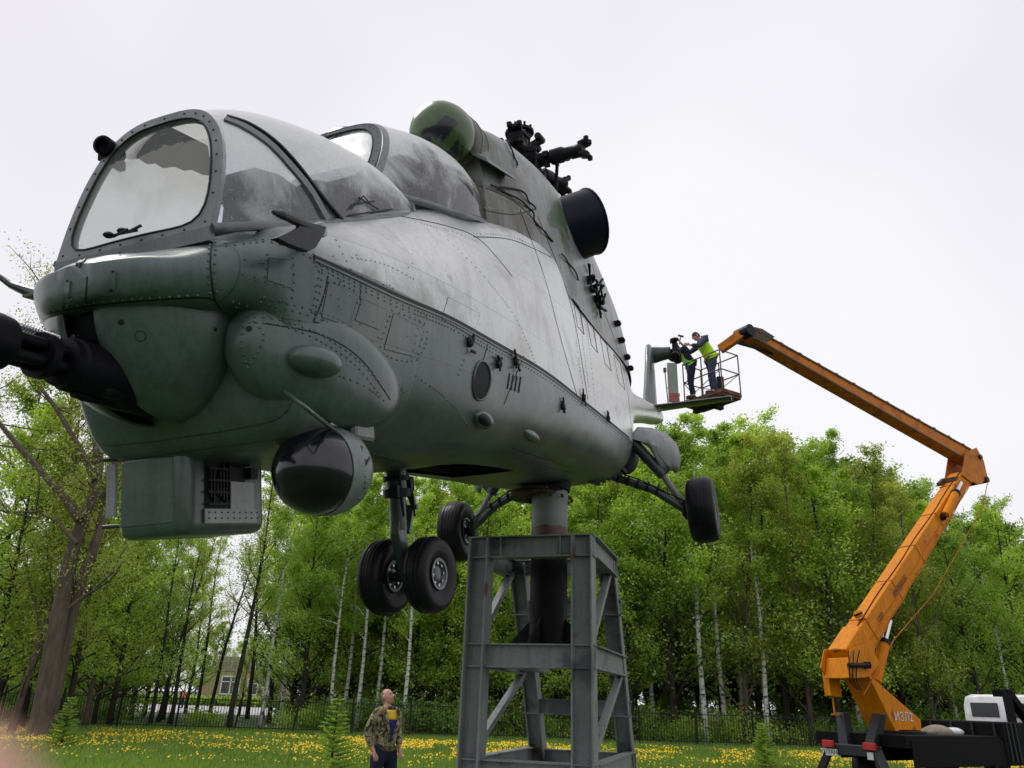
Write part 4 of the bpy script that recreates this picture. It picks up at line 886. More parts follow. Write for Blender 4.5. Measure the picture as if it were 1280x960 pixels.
hbr(mb, 'mast_cap', M['rotor'], 30)
# ---- tail: fin, tail rotor hub, stabiliser
def fin_sec(s0, s1, z, th, yo=0): 
    out = []
    for k in range(20):
        a = 2*PI*k/20; c_ = math.cos(a); t = (1-c_)/2; prof = th*2.2*(math.sqrt(max(t, 0))-t)*1.2
        out.append(Vector((s0+(s1-s0)*t, yo + math.copysign(prof, math.sin(a)) if abs(math.sin(a)) > 1e-6 else yo, z)))
    return out
mb = MB(); rows = [fin_sec(11.3, 13.35, 2.86, .13), fin_sec(11.9, 13.5, 3.4, .13), fin_sec(12.5, 13.75, 4.0, .12), fin_sec(12.8, 13.85, 4.35, .12), fin_sec(12.95, 13.88, 4.50, .10), fin_sec(13.1, 13.8, 4.56, .06)]
mb.grid(rows, closed=True); mb.add(rows[-1], [tuple(range(20))]); hb(mb, 'tail_fin', M['chin'], 50)
TH = Vector((13.38, 0, 4.34))
mb = MB(); mb.lathe([(.20, 0), (.19, .1), (.155, .3), (.14, .46), (.10, .47)], TH, (0, 1, 0), 20); hb(mb, 'tail_gearbox', M['strut'], 40)
mb = MB(); mb.lathe([(.07, .44), (.09, .5), (.12, .52), (.12, .64), (.07, .68), (0, .7)], TH, (0, 1, 0), 16)
for k in range(3):
    a = rad(90+120*k); d = Vector((math.cos(a), 0, math.sin(a))); mb.lathe([(.05, .05), (.075, .1), (.07, .2), (.05, .22), (.06, .24), (.10, .26), (.10, .32), (.04, .34)], TH+Vector((0, .58, 0)), d, 10)
    for _ in range(4): mb.box(TH+Vector((0, .58, 0))+d*random.uniform(.1, .3)+Vector((random.uniform(-.08,.08), random.uniform(-.08,.08), 0)), (.07, .06, .07))
hb(mb, 'tail_rotor_hub', M['rotor'], 30)
for sg in (1, -1):
    rows = []
    for i in range(6):
        t = i/5; y = sg*(.16+1.55*t); s0 = 11.45+.25*t; s1 = 12.45-.10*t; z = 2.86+.02*t; out = []
        for k in range(16):
            a = 2*PI*k/16; tt = (1-math.cos(a))/2; pr = .07*2.2*(math.sqrt(max(tt, 0))-tt); out.append(Vector((s0+(s1-s0)*tt, y, z+(math.copysign(pr, math.sin(a)) if abs(math.sin(a)) > 1e-6 else 0))))
        rows.append(out)
    mb = MB(); mb.grid(rows, closed=True); mb.add(rows[-1], [tuple(range(16))]); hb(mb, 'stabiliser', M['strut'], 50)

# ---- belly flange
mb = MB(); mb.lathe([(.24, -.01), (.24, .05), (.22, .05), (.22, .14)], (2.98, .06, .84), (0, 0, 1), 28); hb(mb, 'belly_flange', M['dark_col'], 30)
# ================================================================== GROUND AND SKYLINE
def groundmat():
    m, nt, b = newmat('meadow ground'); v = objvec(nt)
    n = noise(nt, .35, 6, .6, v); r = rampnode(nt, [(.3, (.018, .035, .010)), (.5, (.035, .075, .015)), (.72, (.07, .13, .02))]); nt.links.new(n.outputs['Fac'], r.inputs['Fac'])
    n2 = noise(nt, 18, 4, .7, v); r2 = rampnode(nt, [(.3, .5), (.7, 1.2)]); nt.links.new(n2.outputs['Fac'], r2.inputs['Fac'])
    nt.links.new(mixc(nt, 1., r.outputs['Color'], r2.outputs['Color'], 'MULTIPLY'), b.inputs['Base Color']); b.inputs['Roughness'].default_value = .9
    addbump(nt, b, n2.outputs['Fac'], .6, .05); return m
M['ground'] = groundmat()
M['roadm'] = mat('pale paving', (.42, .41, .41), (.33, .32, .32), 3, .7, 0, .1)
mb = MB(); mb.add([(-900, -60, 0), (900, -60, 0), (900, 1600, 0), (-900, 1600, 0)], [(0, 1, 2, 3)])
tag(mb.build('ground', M['ground'], smooth=0, recalc=False), kind='structure')
mb = MB(); mb.add([(-70, 63, .004), (-8, 61, .004), (-4, 74, .004), (-4, 98, .004), (-80, 104, .004)], [(0, 1, 2, 3, 4)])
tag(mb.build('pavement', M['roadm'], smooth=0, recalc=False), kind='structure')
mb = MB(); mb.box((-39, 62.2, .05), (62, .18, .12)); o = mb.build('kerb', M['roadm'], smooth=0); tag(o, kind='structure')
# ---- grass and dandelions (numpy)
def raw_mesh(name, V, F, mats, mi=None, smooth=False):
    me = bpy.data.meshes.new(name); nv, nf = len(V), len(F); k = F.shape[1]
    me.vertices.add(nv); me.vertices.foreach_set('co', V.astype(np.float32).ravel())
    me.loops.add(nf*k); me.loops.foreach_set('vertex_index', F.astype(np.int32).ravel())
    me.polygons.add(nf); me.polygons.foreach_set('loop_start', np.arange(0, nf*k, k, dtype=np.int32)); me.polygons.foreach_set('loop_total', np.full(nf, k, dtype=np.int32))
    for m_ in mats: me.materials.append(m_)
    if mi is not None: me.polygons.foreach_set('material_index', mi.astype(np.int32))
    if smooth: me.polygons.foreach_set('use_smooth', np.ones(nf, dtype=bool))
    me.update(calc_edges=True); return me
def leafmat(name, c1, c2, c3, tr=.35, sc=.5):
    m = bpy.data.materials.new(name); m.use_nodes = True; nt = m.node_tree; nt.nodes.clear(); out = nt.nodes.new('ShaderNodeOutputMaterial')
    g = nt.nodes.new('ShaderNodeNewGeometry'); v = objvec(nt); n = noise(nt, sc, 3, .6, v); ri = nt.nodes.new('ShaderNodeObjectInfo')
    a = nt.nodes.new('ShaderNodeMath'); a.operation = 'MULTIPLY_ADD'; a.inputs[1].default_value = .45; nt.links.new(g.outputs['Random Per Island'], a.inputs[0]); nt.links.new(n.outputs['Fac'], a.inputs[2])
    a2 = nt.nodes.new('ShaderNodeMath'); a2.operation = 'MULTIPLY_ADD'; a2.inputs[1].default_value = .3; nt.links.new(ri.outputs['Random'], a2.inputs[0]); nt.links.new(a.outputs[0], a2.inputs[2])
    r = rampnode(nt, [(.45, c1), (.8, c2), (1.15/1.2, c3)]); nt.links.new(a2.outputs[0], r.inputs['Fac'])
    d = nt.nodes.new('ShaderNodeBsdfDiffuse'); t = nt.nodes.new('ShaderNodeBsdfTranslucent'); gl = nt.nodes.new('ShaderNodeBsdfGlossy'); gl.inputs['Roughness'].default_value = .35; gl.inputs['Color'].default_value = (.8, .85, .8, 1)
    nt.links.new(r.outputs['Color'], d.inputs['Color']); tc_ = mixc(nt, 1., r.outputs['Color'], (1.5, 1.45, .7), 'MULTIPLY'); nt.links.new(tc_, t.inputs['Color'])
    m1 = nt.nodes.new('ShaderNodeMixShader'); m1.inputs[0].default_value = tr; nt.links.new(d.outputs[0], m1.inputs[1]); nt.links.new(t.outputs[0], m1.inputs[2])
    m2 = nt.nodes.new('ShaderNodeMixShader'); m2.inputs[0].default_value = .05; nt.links.new(m1.outputs[0], m2.inputs[1]); nt.links.new(gl.outputs[0], m2.inputs[2])
    nt.links.new(m2.outputs[0], out.inputs['Surface']); return m
M['grass'] = leafmat('grass blades', (.07, .15, .016), (.13, .25, .025), (.22, .34, .05), .4, .2)
M['petal'] = mat('dandelion yellow', (.85, .60, .01), (.7, .42, .005), 30, .7)
def grass(n, y0, y1):
    y = y0 + (y1-y0)*rng.random(n)**.9; x = (rng.random(n)*2-1)*(y*.74+1)
    h = .06+.16*rng.random(n); w = .016+.018*rng.random(n); a = rng.random(n)*PI; lx, ly = (rng.random(n)-.5)*.16, (rng.random(n)-.5)*.16
    dx, dy = np.cos(a)*w, np.sin(a)*w; z0 = np.zeros(n)
    P = np.stack([np.stack([x-dx, y-dy, z0], 1), np.stack([x+dx, y+dy, z0], 1), np.stack([x+lx*.5+dx*.6, y+ly*.5, h*.65], 1), np.stack([x+lx, y+ly, h], 1)], 1).reshape(-1, 3)
    return P, np.arange(4*n).reshape(n, 4)
P, F_ = grass(170000, 16.5, 40); o = bpy.data.objects.new('grass', raw_mesh('grass', P, F_, [M['grass']])); COL.objects.link(o); tag(o, 'bright green meadow grass under the stand and up to the railing', 'grass', kind='stuff')
def flowers(n):
    y = 20 + 12.8*rng.random(n)**.75; x = (rng.random(n)*2-1)*(y*.74+1)
    cl = np.sin(x*.9+1.3*np.sin(y*.8))+np.sin(y*1.7+x*.35)+np.sin(x*2.3-y*.6)*.7; keep = (cl > -.35) & ((y > 24.5) | (rng.random(n) < .35)); x, y = x[keep], y[keep]; patch_ = np.sin(x*1.7+y*.5)*np.sin(y*1.3-x*.4)+.8*np.sin(x*.37+2); k2 = rng.random(len(x)) < np.clip(.55+.45*patch_, .08, 1); x, y = x[k2], y[k2]; n = len(x)
    r = .014+.014*rng.random(n); z = .12+.12*rng.random(n); t1 = (rng.random(n)-.5)*.9; t2 = -.5+(rng.random(n)-.5)*.9; V = []
    for k in range(6):
        a = k*PI/3; cx, cy = np.cos(a)*r, np.sin(a)*r; V.append(np.stack([x+cx, y+cy, z+cx*t1+cy*(-t2)], 1))
    V = np.stack(V, 1).reshape(-1, 3); return V, np.arange(6*n).reshape(n, 6)
P, F_ = flowers(42000); o = bpy.data.objects.new('dandelions', raw_mesh('dandelions', P, F_, [M['petal']])); COL.objects.link(o); tag(o, 'yellow dandelion flowers spread in a band across the meadow', 'flowers', kind='stuff')

# ================================================================== TREES
M['bark'] = mat('dark bark', (.05, .04, .032), (.022, .018, .015), 6, .9, 0, .6, .03, stretch=(1, 1, .25), bscale=14)
M['bark_grey'] = mat('grey brown bark', (.13, .10, .075), (.06, .045, .035), 6, .9, 0, .6, .03, stretch=(1, 1, .25), bscale=14)
def birchmat():
    m, nt, b = newmat('birch bark'); v = objvec(nt, (1, 1, 3.2)); n = noise(nt, 2.4, 5, .65, v); r = rampnode(nt, [(.40, (.03, .028, .026)), (.47, (.55, .54, .51)), (.7, (.68, .67, .64))])
    nt.links.new(n.outputs['Fac'], r.inputs['Fac']); nt.links.new(r.outputs['Color'], b.inputs['Base Color']); b.inputs['Roughness'].default_value = .7; return m
M['birchbark'] = birchmat()
M['leaf_bright'] = leafmat('fresh bright foliage', (.175, .30, .04), (.31, .47, .065), (.45, .60, .11), .5)
M['leaf_mid'] = leafmat('mid green foliage', (.14, .255, .045), (.245, .39, .07), (.36, .50, .10), .5)
M['leaf_dark'] = leafmat('dark foliage', (.085, .17, .035), (.15, .26, .05), (.23, .36, .07), .45)
M['leaf_olive'] = leafmat('olive spring foliage', (.17, .22, .045), (.27, .33, .065), (.38, .44, .10), .5)
def tree_meshes(kind, seed, H=15.0, trunk_r=.17, lean=0.0, crown0=.3, spread=.26, leaves=16000, leaf=.15, limbs=26, up=.5, droop=0., gap=.0):
    """one tapered trunk with limbs and twigs; leaf faces gathered round the twigs"""
    R = random.Random(seed); G = np.random.default_rng(seed); mb = MB()
    tp = [Vector((0, 0, -.1))]; d = Vector((lean*.5, 0, 1)); 
    N = 12
    for i in range(1, N+1):
        d = (d + Vector((R.uniform(-.05, .05), R.uniform(-.05, .05), 0)) + Vector((lean*.02, 0, 0))).normalized(); tp.append(tp[-1] + d*(H/N))
    rs = [trunk_r*(1.25 if i == 0 else 1)*(1-(i/N)**1.1*.93) for i in range(N+1)]; mb.tube(tp, rs, 8)
    cents = []
    def along(pts, t): f = t*(len(pts)-1); i = min(int(f), len(pts)-2); return pts[i].lerp(pts[i+1], f-i)
    for k in range(limbs):
        t = crown0 + (1-crown0)*((k+R.random())/limbs)*.98; p = along(tp, t); a = R.random()*2*PI; sp = H*spread*(1-((t-crown0)/(1-crown0))**1.6*.75)*R.uniform(.55, 1.15)
        d = Vector((math.cos(a), math.sin(a), up*R.uniform(.5, 1.5))).normalized(); q = [p]
        for i in range(5):
            d = (d + Vector((R.uniform(-.22, .22), R.uniform(-.22, .22), R.uniform(-.05, .22)-droop*.25))).normalized(); q.append(q[-1]+d*sp/5)
        r0 = max(.012, trunk_r*(1-t*.8)*.42); mb.tube(q, [r0*(1-i/5.4) for i in range(6)], 5, cap=False)
        for j in range(R.randint(4, 6)):
            tt = R.uniform(.3, 1); pp = along(q, tt); dd = (d + Vector((R.uniform(-1, 1), R.uniform(-1, 1), R.uniform(-.4, .8)-droop))).normalized(); L = sp*R.uniform(.2, .45); e = pp+dd*L*.5; f = e+(dd+Vector((R.uniform(-.3, .3), R.uniform(-.3, .3), -droop*.6))).normalized()*L*.5
            mb.tube([pp, e, f], [r0*.32, r0*.22, .006], 4, cap=False)
            for c in (e, f, pp.lerp(e, .5)): cents.append((c, L*R.uniform(.20, .42)+.16))
    cents = [c for c in cents if R.random() > gap]
    wood = (list(mb.v), list(mb.f))
    C = np.array([tuple(c[0]) for c in cents]); S = np.array([c[1] for c in cents]); idx = G.integers(0, len(C), leaves)
    off = G.normal(size=(leaves, 3))*.62; off[:, 2] *= .75; P = C[idx] + off*S[idx][:, None]; P[:, 2] -= droop*.3*np.abs(off[:, 0])
    nrm = G.normal(size=(leaves, 3)); nrm[:, 2] = np.abs(nrm[:, 2])+.5; nrm /= np.linalg.norm(nrm, axis=1)[:, None]
    a = G.normal(size=(leaves, 3)); a -= nrm*(a*nrm).sum(1)[:, None]; a /= np.linalg.norm(a, axis=1)[:, None]; b = np.cross(nrm, a)
    s = (leaf*(.55+.8*G.random(leaves)))[:, None]; V = np.stack([P-a*s*.5, P+b*s*.32, P+a*s*.55, P-b*s*.32], 1).reshape(-1, 3)
    return wood, V, np.arange(4*leaves).reshape(-1, 4), tp
TREE = {}
def register(key, bark, leafm, label_kind, **kw):
    wood, V, F_, tp = tree_meshes(key, **kw); me = bpy.data.meshes.new('trunk'); me.from_pydata([tuple(v) for v in wood[0]], [], wood[1]); me.materials.append(M[bark])
    me.polygons.foreach_set('use_smooth', [True]*len(me.polygons)); TREE[key] = (me, raw_mesh('crown', V, F_, [M[leafm]]), kw.get('H', 15.0), label_kind)
register('birch1', 'birchbark', 'leaf_bright', 'birch', seed=11, H=16, trunk_r=.14, crown0=.34, spread=.17, leaves=15000, leaf=.14, limbs=30, up=.9, droop=.35)
register('birch2', 'birchbark', 'leaf_mid', 'birch', seed=12, H=16, trunk_r=.13, crown0=.40, spread=.18, leaves=11000, leaf=.13, limbs=24, up=.8, droop=.45, lean=.08, gap=.2)
register('lime1', 'bark', 'leaf_bright', 'bright leafy tree', seed=21, H=15, trunk_r=.17, crown0=.07, spread=.27, leaves=17000, leaf=.15, limbs=48, up=.7, gap=.12)
register('lime2', 'bark', 'leaf_mid', 'broadleaf tree', seed=22, H=15, trunk_r=.18, crown0=.09, spread=.25, leaves=15000, leaf=.15, limbs=46, up=.7, gap=.15, lean=-.06)
register('maple', 'bark', 'leaf_dark', 'dark leafy tree', seed=23, H=14, trunk_r=.22, crown0=.12, spread=.30, leaves=16000, leaf=.18, limbs=40, up=.45)
register('willow1', 'bark_grey', 'leaf_olive', 'olive tree', seed=31, H=15, trunk_r=.16, crown0=.1, spread=.25, leaves=14000, leaf=.13, limbs=36, up=.9, gap=.15)
register('thin1', 'bark', 'leaf_mid', 'thin tree', seed=41, H=16, trunk_r=.16, crown0=.35, spread=.18, leaves=4200, leaf=.13, limbs=22, up=.9, gap=.3, lean=.05)
register('thin2', 'bark', 'leaf_olive', 'sparse tree', seed=42, H=16, trunk_r=.15, crown0=.3, spread=.22, leaves=5200, leaf=.12, limbs=26, up=1.0, gap=.2)
register('thicket', 'bark', 'leaf_dark', 'thicket tree', seed=51, H=8, trunk_r=.12, crown0=.03, spread=.42, leaves=16000, leaf=.2, limbs=44, up=.3)
def put_tree(key, x, y, h, label, group='trees of the wood behind the helicopter', rz=None, lean=(0, 0), wx=1.0, name=None):
    tm, cm, H0, kd = TREE[key]; s = h/H0
    e = empty(name or {'birch': 'birch_tree'}.get(kd, 'tree'), (x, y, 0), label=label, cat='tree', group=group)
    e.rotation_euler = (lean[0], lean[1], random.random()*6.28 if rz is None else rz); e.scale = (s*wx, s*wx, s)
    for nm, me in (('trunk', tm), ('crown', cm)): o = bpy.data.objects.new(nm, me); COL.objects.link(o); o.parent = e
    return e
def toph(u, v, y): return at(u, v, y=y).z
def gx(u, y): return at(u, 890, y=y).x
# skyline: (px of trunk foot, distance, px of the crown top, kind)
front = [
 (815,44,560,'birch1'),(842,42,545,'lime2'),(880,41,520,'birch1'),(905,43,528,'birch2'),(930,42,560,'willow1'),(958,41,548,'birch1'),(985,44,535,'lime1'),(1012,42,560,'willow1'),(1045,41,556,'lime1'),
 (1075,43,545,'birch2'),(1100,42,560,'willow1'),(1130,44,590,'lime2'),(1165,41,618,'willow1'),(1195,43,632,'birch1'),(1228,41,650,'lime2'),(1262,42,645,'birch2'),(1300,42,640,'lime1'),
 (788,42,600,'lime1'),(755,43,600,'lime1'),(722,41,610,'lime2'),(700,44,600,'lime1'),(655,42,600,'lime1'),(625,45,600,'lime2'),(600,42,610,'lime1'),(575,44,600,'birch1'),(548,43,600,'lime1'),
 (505,40,600,'birch1'),(520,45,600,'lime2'),(470,43,590,'birch2'),(447,42,600,'birch1'),(430,44,590,'birch1'),(414,42,600,'birch2'),(395,46,600,'lime1'),(376,42,610,'lime2'),
]
near_lab = {'birch1': 'white barked birch with fresh green crown', 'birch2': 'slim birch with thin drooping crown', 'lime1': 'bright green leafy tree with low branches', 'lime2': 'mid green broadleaf tree with dark trunk',
 'maple': 'dark green spreading leafy tree', 'willow1': 'olive spring tree with feathery upright branches', 'thin1': 'thin dark trunked tree with sparse leaves', 'thin2': 'sparse olive tree with bare looking twigs', 'thicket': 'low dense dark thicket tree'}
near_short = {'birch1': 'white barked birch', 'birch2': 'slim drooping birch', 'lime1': 'bright green tree', 'lime2': 'mid green tree', 'maple': 'dark green tree', 'willow1': 'feathery olive tree', 'thin1': 'thin dark tree', 'thin2': 'sparse olive tree', 'thicket': 'low dark thicket tree'}
def place_word(u):
    for a, b, w in ((-200, 60, 'at the far left edge'), (60, 200, 'left of the pale pavement'), (200, 320, 'in front of the pale pavement'), (320, 420, 'below the guidance pod'), (420, 480, 'left of the nose wheels'), (480, 580, 'behind the nose wheels'),
        (580, 680, 'behind the steel stand, left part'), (680, 800, 'behind the steel stand, right part'), (800, 900, 'behind the outer main wheel'), (900, 1000, 'below the work basket'), (1000, 1100, 'behind the boom turret'), (1100, 1180, 'right of the boom turret'), (1180, 1400, 'behind the truck cab')):
        if a <= u < b: return w
cnt = {}
def lab(key, u, row):
    w = near_lab[key]; pw = place_word(u); k = (w, pw, row); cnt[k] = cnt.get(k, 0)+1
    return w, pw
TR = []
for (u, y, v, k) in front: TR.append((k, u, y, toph(u, v, y), 'front row of the wood'))
for u in range(360, 1330, 26):
    y = random.uniform(48, 53); base = np.interp(u, [360, 600, 880, 1000, 1130, 1300], [610, 600, 540, 548, 590, 640]); TR.append((random.choice(['lime2','maple','birch1','lime2','willow1']), u+random.uniform(-8, 8), y, toph(u, base+random.uniform(-8, 30), y), 'second row of the wood'))
for u in range(370, 1340, 34):
    y = random.uniform(57, 66); base = np.interp(u, [360, 600, 880, 1000, 1130, 1300], [620, 600, 545, 555, 600, 650]); TR.append((random.choice(['maple','lime2','maple']), u+random.uniform(-10, 10), y, toph(u, base+random.uniform(0, 30), y), 'back row of the wood'))
for u in range(385, 1400, 30):
    y = random.uniform(68, 80); TR.append(('thicket', u+random.uniform(-8, 8), y, random.uniform(7, 11), 'thicket deep in the wood'))
for u in (-60, -25, 5, 35, 70, 100, 130): TR.append(('thicket', u, random.uniform(50, 60), 7.5, 'thicket deep in the wood'))
# left part: thinner wood with a view through
left = [('lime2',205,50,680),('lime2',180,55,650),('willow1',60,32,500),('lime1',-25,31,520),('willow1',110,36,570),('lime2',140,37,620),('lime2',232,62,700),('lime2',-40,34,470),('willow1',20,30,505),('lime1',85,33,560),('maple',-10,40,560),('maple',50,43,600),('lime2',120,38,640),('lime2',150,42,650),('maple',165,47,700),('thin1',190,40,650),('lime1',140,52,640),
 ('thin2',200,46,640),('thin1',215,43,640),('thin1',289,39,560),('thin1',245,58,650),('thin2',262,52,640),('birch2',327,41,590),('birch1',352,44,600),('thin2',338,50,600),('thin2',310,56,600),('lime1',366,52,640),('maple',330,57,790),('lime1',300,60,800)]
for k, u, y, v in left: TR.append((k, u, y, toph(u, v, y), 'thin wood on the left'))
# distant greenery behind the pavement
for i, u in enumerate(range(-60, 380, 15)):
    y = 122+6*(i % 3); TR.append((('lime1', 'maple', 'lime2', 'willow1')[i % 4], u, y, toph(u, 775+14*(i % 3), y) if u < 330 else 8, 'beyond the pale pavement'))
order = {}
items = []
for (k, u, y, h, row) in TR:
    w, pw = near_lab[k], place_word(u); kk = (w, pw, row); order.setdefault(kk, []).append(u); items.append((k, u, y, h, row, kk))
for kk in order: order[kk].sort()
ORD = ['leftmost', 'second from the left', 'third from the left', 'fourth from the left', 'fifth from the left', 'sixth from the left', 'seventh from the left']
short_row = {'thicket deep in the wood': 'deep in the wood', 'front row of the wood': 'in the front row', 'second row of the wood': 'in the second row', 'back row of the wood': 'in the back row', 'thin wood on the left': 'in the thin wood', 'beyond the pale pavement': 'far beyond the pavement'}
for (k, u, y, h, row, kk) in items:
    n_ = len(order[kk]); t = f"{near_lab[k]}, {short_row[row]} {place_word(u)}"
    if n_ > 1: t = f"{ORD[min(order[kk].index(u), 6)]} {near_lab[k].replace(' with ', ' with ')}, {short_row[row]} {place_word(u)}"
    if len(t.split()) > 16: t = f"{ORD[min(order[kk].index(u), 6)] + ' ' if n_ > 1 else ''}{near_short[k]}, {short_row[row]} {place_word(u)}"
    if len(t.split()) > 16: t = t.replace(' from the left', '')
    ln = (0, 0)
    if k == 'thin1' and abs(u-289) < 2: ln = (0, rad(-4))
    put_tree(k, gx(u, y), y, max(h, 3), t, {'front row of the wood': 'trees along the front of the wood'}.get(row, 'trees ' + ('in the ' if row[:6] in ('second', 'back r', 'thin w') else 'of the ' if row[:3] == 'thi' else '') + row), lean=ln)
# undergrowth along the wood edge
def bush_mesh(seed, n, leaf, mats):
    G = np.random.default_rng(seed); C = G.normal(size=(26, 3))*[.55, .55, .3]+[0, 0, .62]; idx = G.integers(0, 26, n); P = C[idx]+G.normal(size=(n, 3))*.22; P[:, 2] = np.abs(P[:, 2])
    nrm = G.normal(size=(n, 3)); nrm /= np.linalg.norm(nrm, axis=1)[:, None]; a = G.normal(size=(n, 3)); a -= nrm*(a*nrm).sum(1)[:, None]; a /= np.linalg.norm(a, axis=1)[:, None]; b = np.cross(nrm, a); s = leaf*(.6+.7*G.random(n))[:, None]
    V = np.stack([P-a*s*.5, P+b*s*.3, P+a*s*.55, P-b*s*.3], 1).reshape(-1, 3); return raw_mesh('foliage', V, np.arange(4*n).reshape(-1, 4), mats)
BM = [bush_mesh(1, 2600, .11, [M['leaf_mid']]), bush_mesh(2, 2600, .11, [M['leaf_dark']]), bush_mesh(3, 2600, .1, [M['leaf_bright']])]
BW = []
for sd in range(3):
    mb = MB(); R_ = random.Random(sd)
    for k in range(7): a = R_.random()*6.28; mb.tube([(0, 0, 0), (math.cos(a)*.2, math.sin(a)*.2, .4), (math.cos(a)*.5, math.sin(a)*.5, .9)], [.025, .018, .006], 5)
    o = mb.build('stem', M['bark']); BW.append(o.data); bpy.data.objects.remove(o)
bpos = []
for u in list(range(-30, 1320, 40)):
    for y in (41, 50): bpos.append((u+random.uniform(-14, 14), y+random.uniform(-1, 2)))
for (u, y) in bpos:
    if 130 < u < 350 and y > 41: continue
    if 130 < u < 350 and random.random() < .6: continue
    i = random.randrange(3); h = random.uniform(.5, 1.4)*(1 if y < 43 else 1.4)
    e = empty('bush', (gx(u, y), y, 0), rz=random.random()*6, label=('low ' if y < 45 else 'taller ')+('mid green', 'dark green', 'bright green')[i]+' bush in the undergrowth '+place_word(u), cat='bush', group='undergrowth bushes '+place_word(u)); e.scale = (h*1.2, h*1.2, h)
    for nm, me in (('foliage', BM[i]), ('stem', BW[i])): o = bpy.data.objects.new(nm, me); COL.objects.link(o); o.parent = e
# ---- the big leaning two-stemmed tree at the left edge
def big_left_tree():
    root = at(52, 905, y=27.5); root.z = 0; e = empty('large_tree', root, label='large leaning tree with forked brown trunk at the left edge, before the railing', cat='tree')
    def L(u, v, y=27.5): return at(u, v, y=y) - root
    mb = MB(); G = np.random.default_rng(5); R_ = random.Random(5)
    stems = [([(47,930),(55,880),(68,800),(80,740),(90,690),(104,650),(118,615),(124,580),(118,530),(108,480),(96,440),(80,400),(62,370)], [.40,.32,.28,.26,.235,.21,.18,.16,.14,.11,.09,.06,.03], 27.5),
             ([(52,925),(66,870),(86,780),(100,730),(112,700),(125,662),(132,620),(150,560),(178,500),(190,460)], [.30,.26,.21,.19,.175,.16,.14,.10,.07,.03], 27.9),
             ([(100,650),(80,620),(52,590),(25,560),(0,530),(-30,500)], [.17,.14,.12,.10,.08,.04], 27.3), ([(118,600),(100,560),(70,510),(40,470),(30,430)], [.12,.10,.08,.06,.03], 27.2),
             ([(86,760),(110,742),(132,730)], [.07,.05,.02], 27.2), ([(96,680),(70,650),(45,640),(10,640)], [.08,.06,.05,.02], 27.0), ([(122,580),(140,520),(138,470)], [.08,.06,.02], 27.6)]
    tips = []
    for pts, rs, y in stems:
        P3 = [L(u, v, y+R_.uniform(-.15, .15)) for u, v in pts]; P3[0].z = min(P3[0].z, 0) if pts[0][1] > 900 else P3[0].z; mb.tube(P3, rs, 10)
        for i in range(len(P3)//2, len(P3)):
            for k in range(3):
                d = Vector((R_.uniform(-1, 1), R_.uniform(-1, 1), R_.uniform(-.1, 1))).normalized(); a = P3[i]; b = a+d*R_.uniform(.6, 1.4); c = b+(d+Vector((R_.uniform(-.5, .5), R_.uniform(-.5, .5), .2))).normalized()*R_.uniform(.5, 1.2); mb.tube([a, b, c], [.035, .02, .006], 5, cap=False); tips += [b, c]
                for q in range(3): d2 = Vector((R_.uniform(-1, 1), R_.uniform(-1, 1), R_.uniform(-.4, .8))); e2 = b+d2*.6; mb.tube([b, e2], [.012, .004], 4, cap=False); tips.append(e2)
    mb.build('trunk', M['bark_grey'], e)
    C = np.array([tuple(t) for t in tips]); n = 15000; idx = G.integers(0, len(C), n); P = C[idx]+G.normal(size=(n, 3))*.28; nrm = G.normal(size=(n, 3)); nrm /= np.linalg.norm(nrm, axis=1)[:, None]; a = G.normal(size=(n, 3)); a -= nrm*(a*nrm).sum(1)[:, None]; a /= np.linalg.norm(a, axis=1)[:, None]; b = np.cross(nrm, a); s = .085*(.5+.8*G.random(n))[:, None]
    V = np.stack([P-a*s*.5, P+b*s*.32, P+a*s*.55, P-b*s*.32], 1).reshape(-1, 3); o = bpy.data.objects.new('crown', raw_mesh('crown', V, np.arange(4*n).reshape(-1, 4), [M['leaf_olive']])); COL.objects.link(o); o.parent = e
big_left_tree()
put_tree('thin2', at(25, 900, y=33).x, 33, toph(30, 305, 33), 'tall sparse tree rising behind the cannon at the left edge', None, name='tree')
# ---- young spruces
def spruce(u, y, v, label, seed):
    h = toph(u, v, y); R_ = random.Random(seed); e = empty('young_spruce', (gx(u, y), y, 0), label=label, cat='spruce'); mb = MB(); mb.tube([(0, 0, 0), (0, 0, h)], [.04, .008], 7); mb.build('trunk', M['bark'], e); mb = MB()
    z = .12
    while z < h*.98:
        r = (1-z/h)*h*.36+.08; n = 7
        for k in range(n):
            a = R_.random()*6.28; d = Vector((math.cos(a), math.sin(a), .25)); L = r*R_.uniform(.7, 1.1); side = Vector((-math.sin(a), math.cos(a), 0))
            for q in range(9):
                t = (q+1)/9; p = Vector((0, 0, z))+d*L*t; ln = .05+.10*(1-t)*r
                for s_ in (-1, 1):
                    b = p+side*(s_*ln)+d*ln*.6+Vector((0, 0, R_.uniform(-.02, .03))); w = Vector((0, 0, .014)); mb.add([p-w, p+w, b+w*.5, b-w*.5], [(0, 1, 2, 3)]); mb.add([p-d*.012, p+d*.012, b], [(0, 1, 2)])
            mb.tube([(0, 0, z), Vector((0, 0, z))+d*L], [.010, .004], 4, cap=False)
        z += h*.055
    mb.build('crown', M['leaf_mid'], e, smooth=0, recalc=False)
spruce(421, 19, 872, 'young spruce standing left of the man in camouflage', 1); spruce(86, 24, 872, 'young spruce in front of the large leaning tree', 2); spruce(951, 24, 905, 'small spruce in the meadow right of the stand', 3)
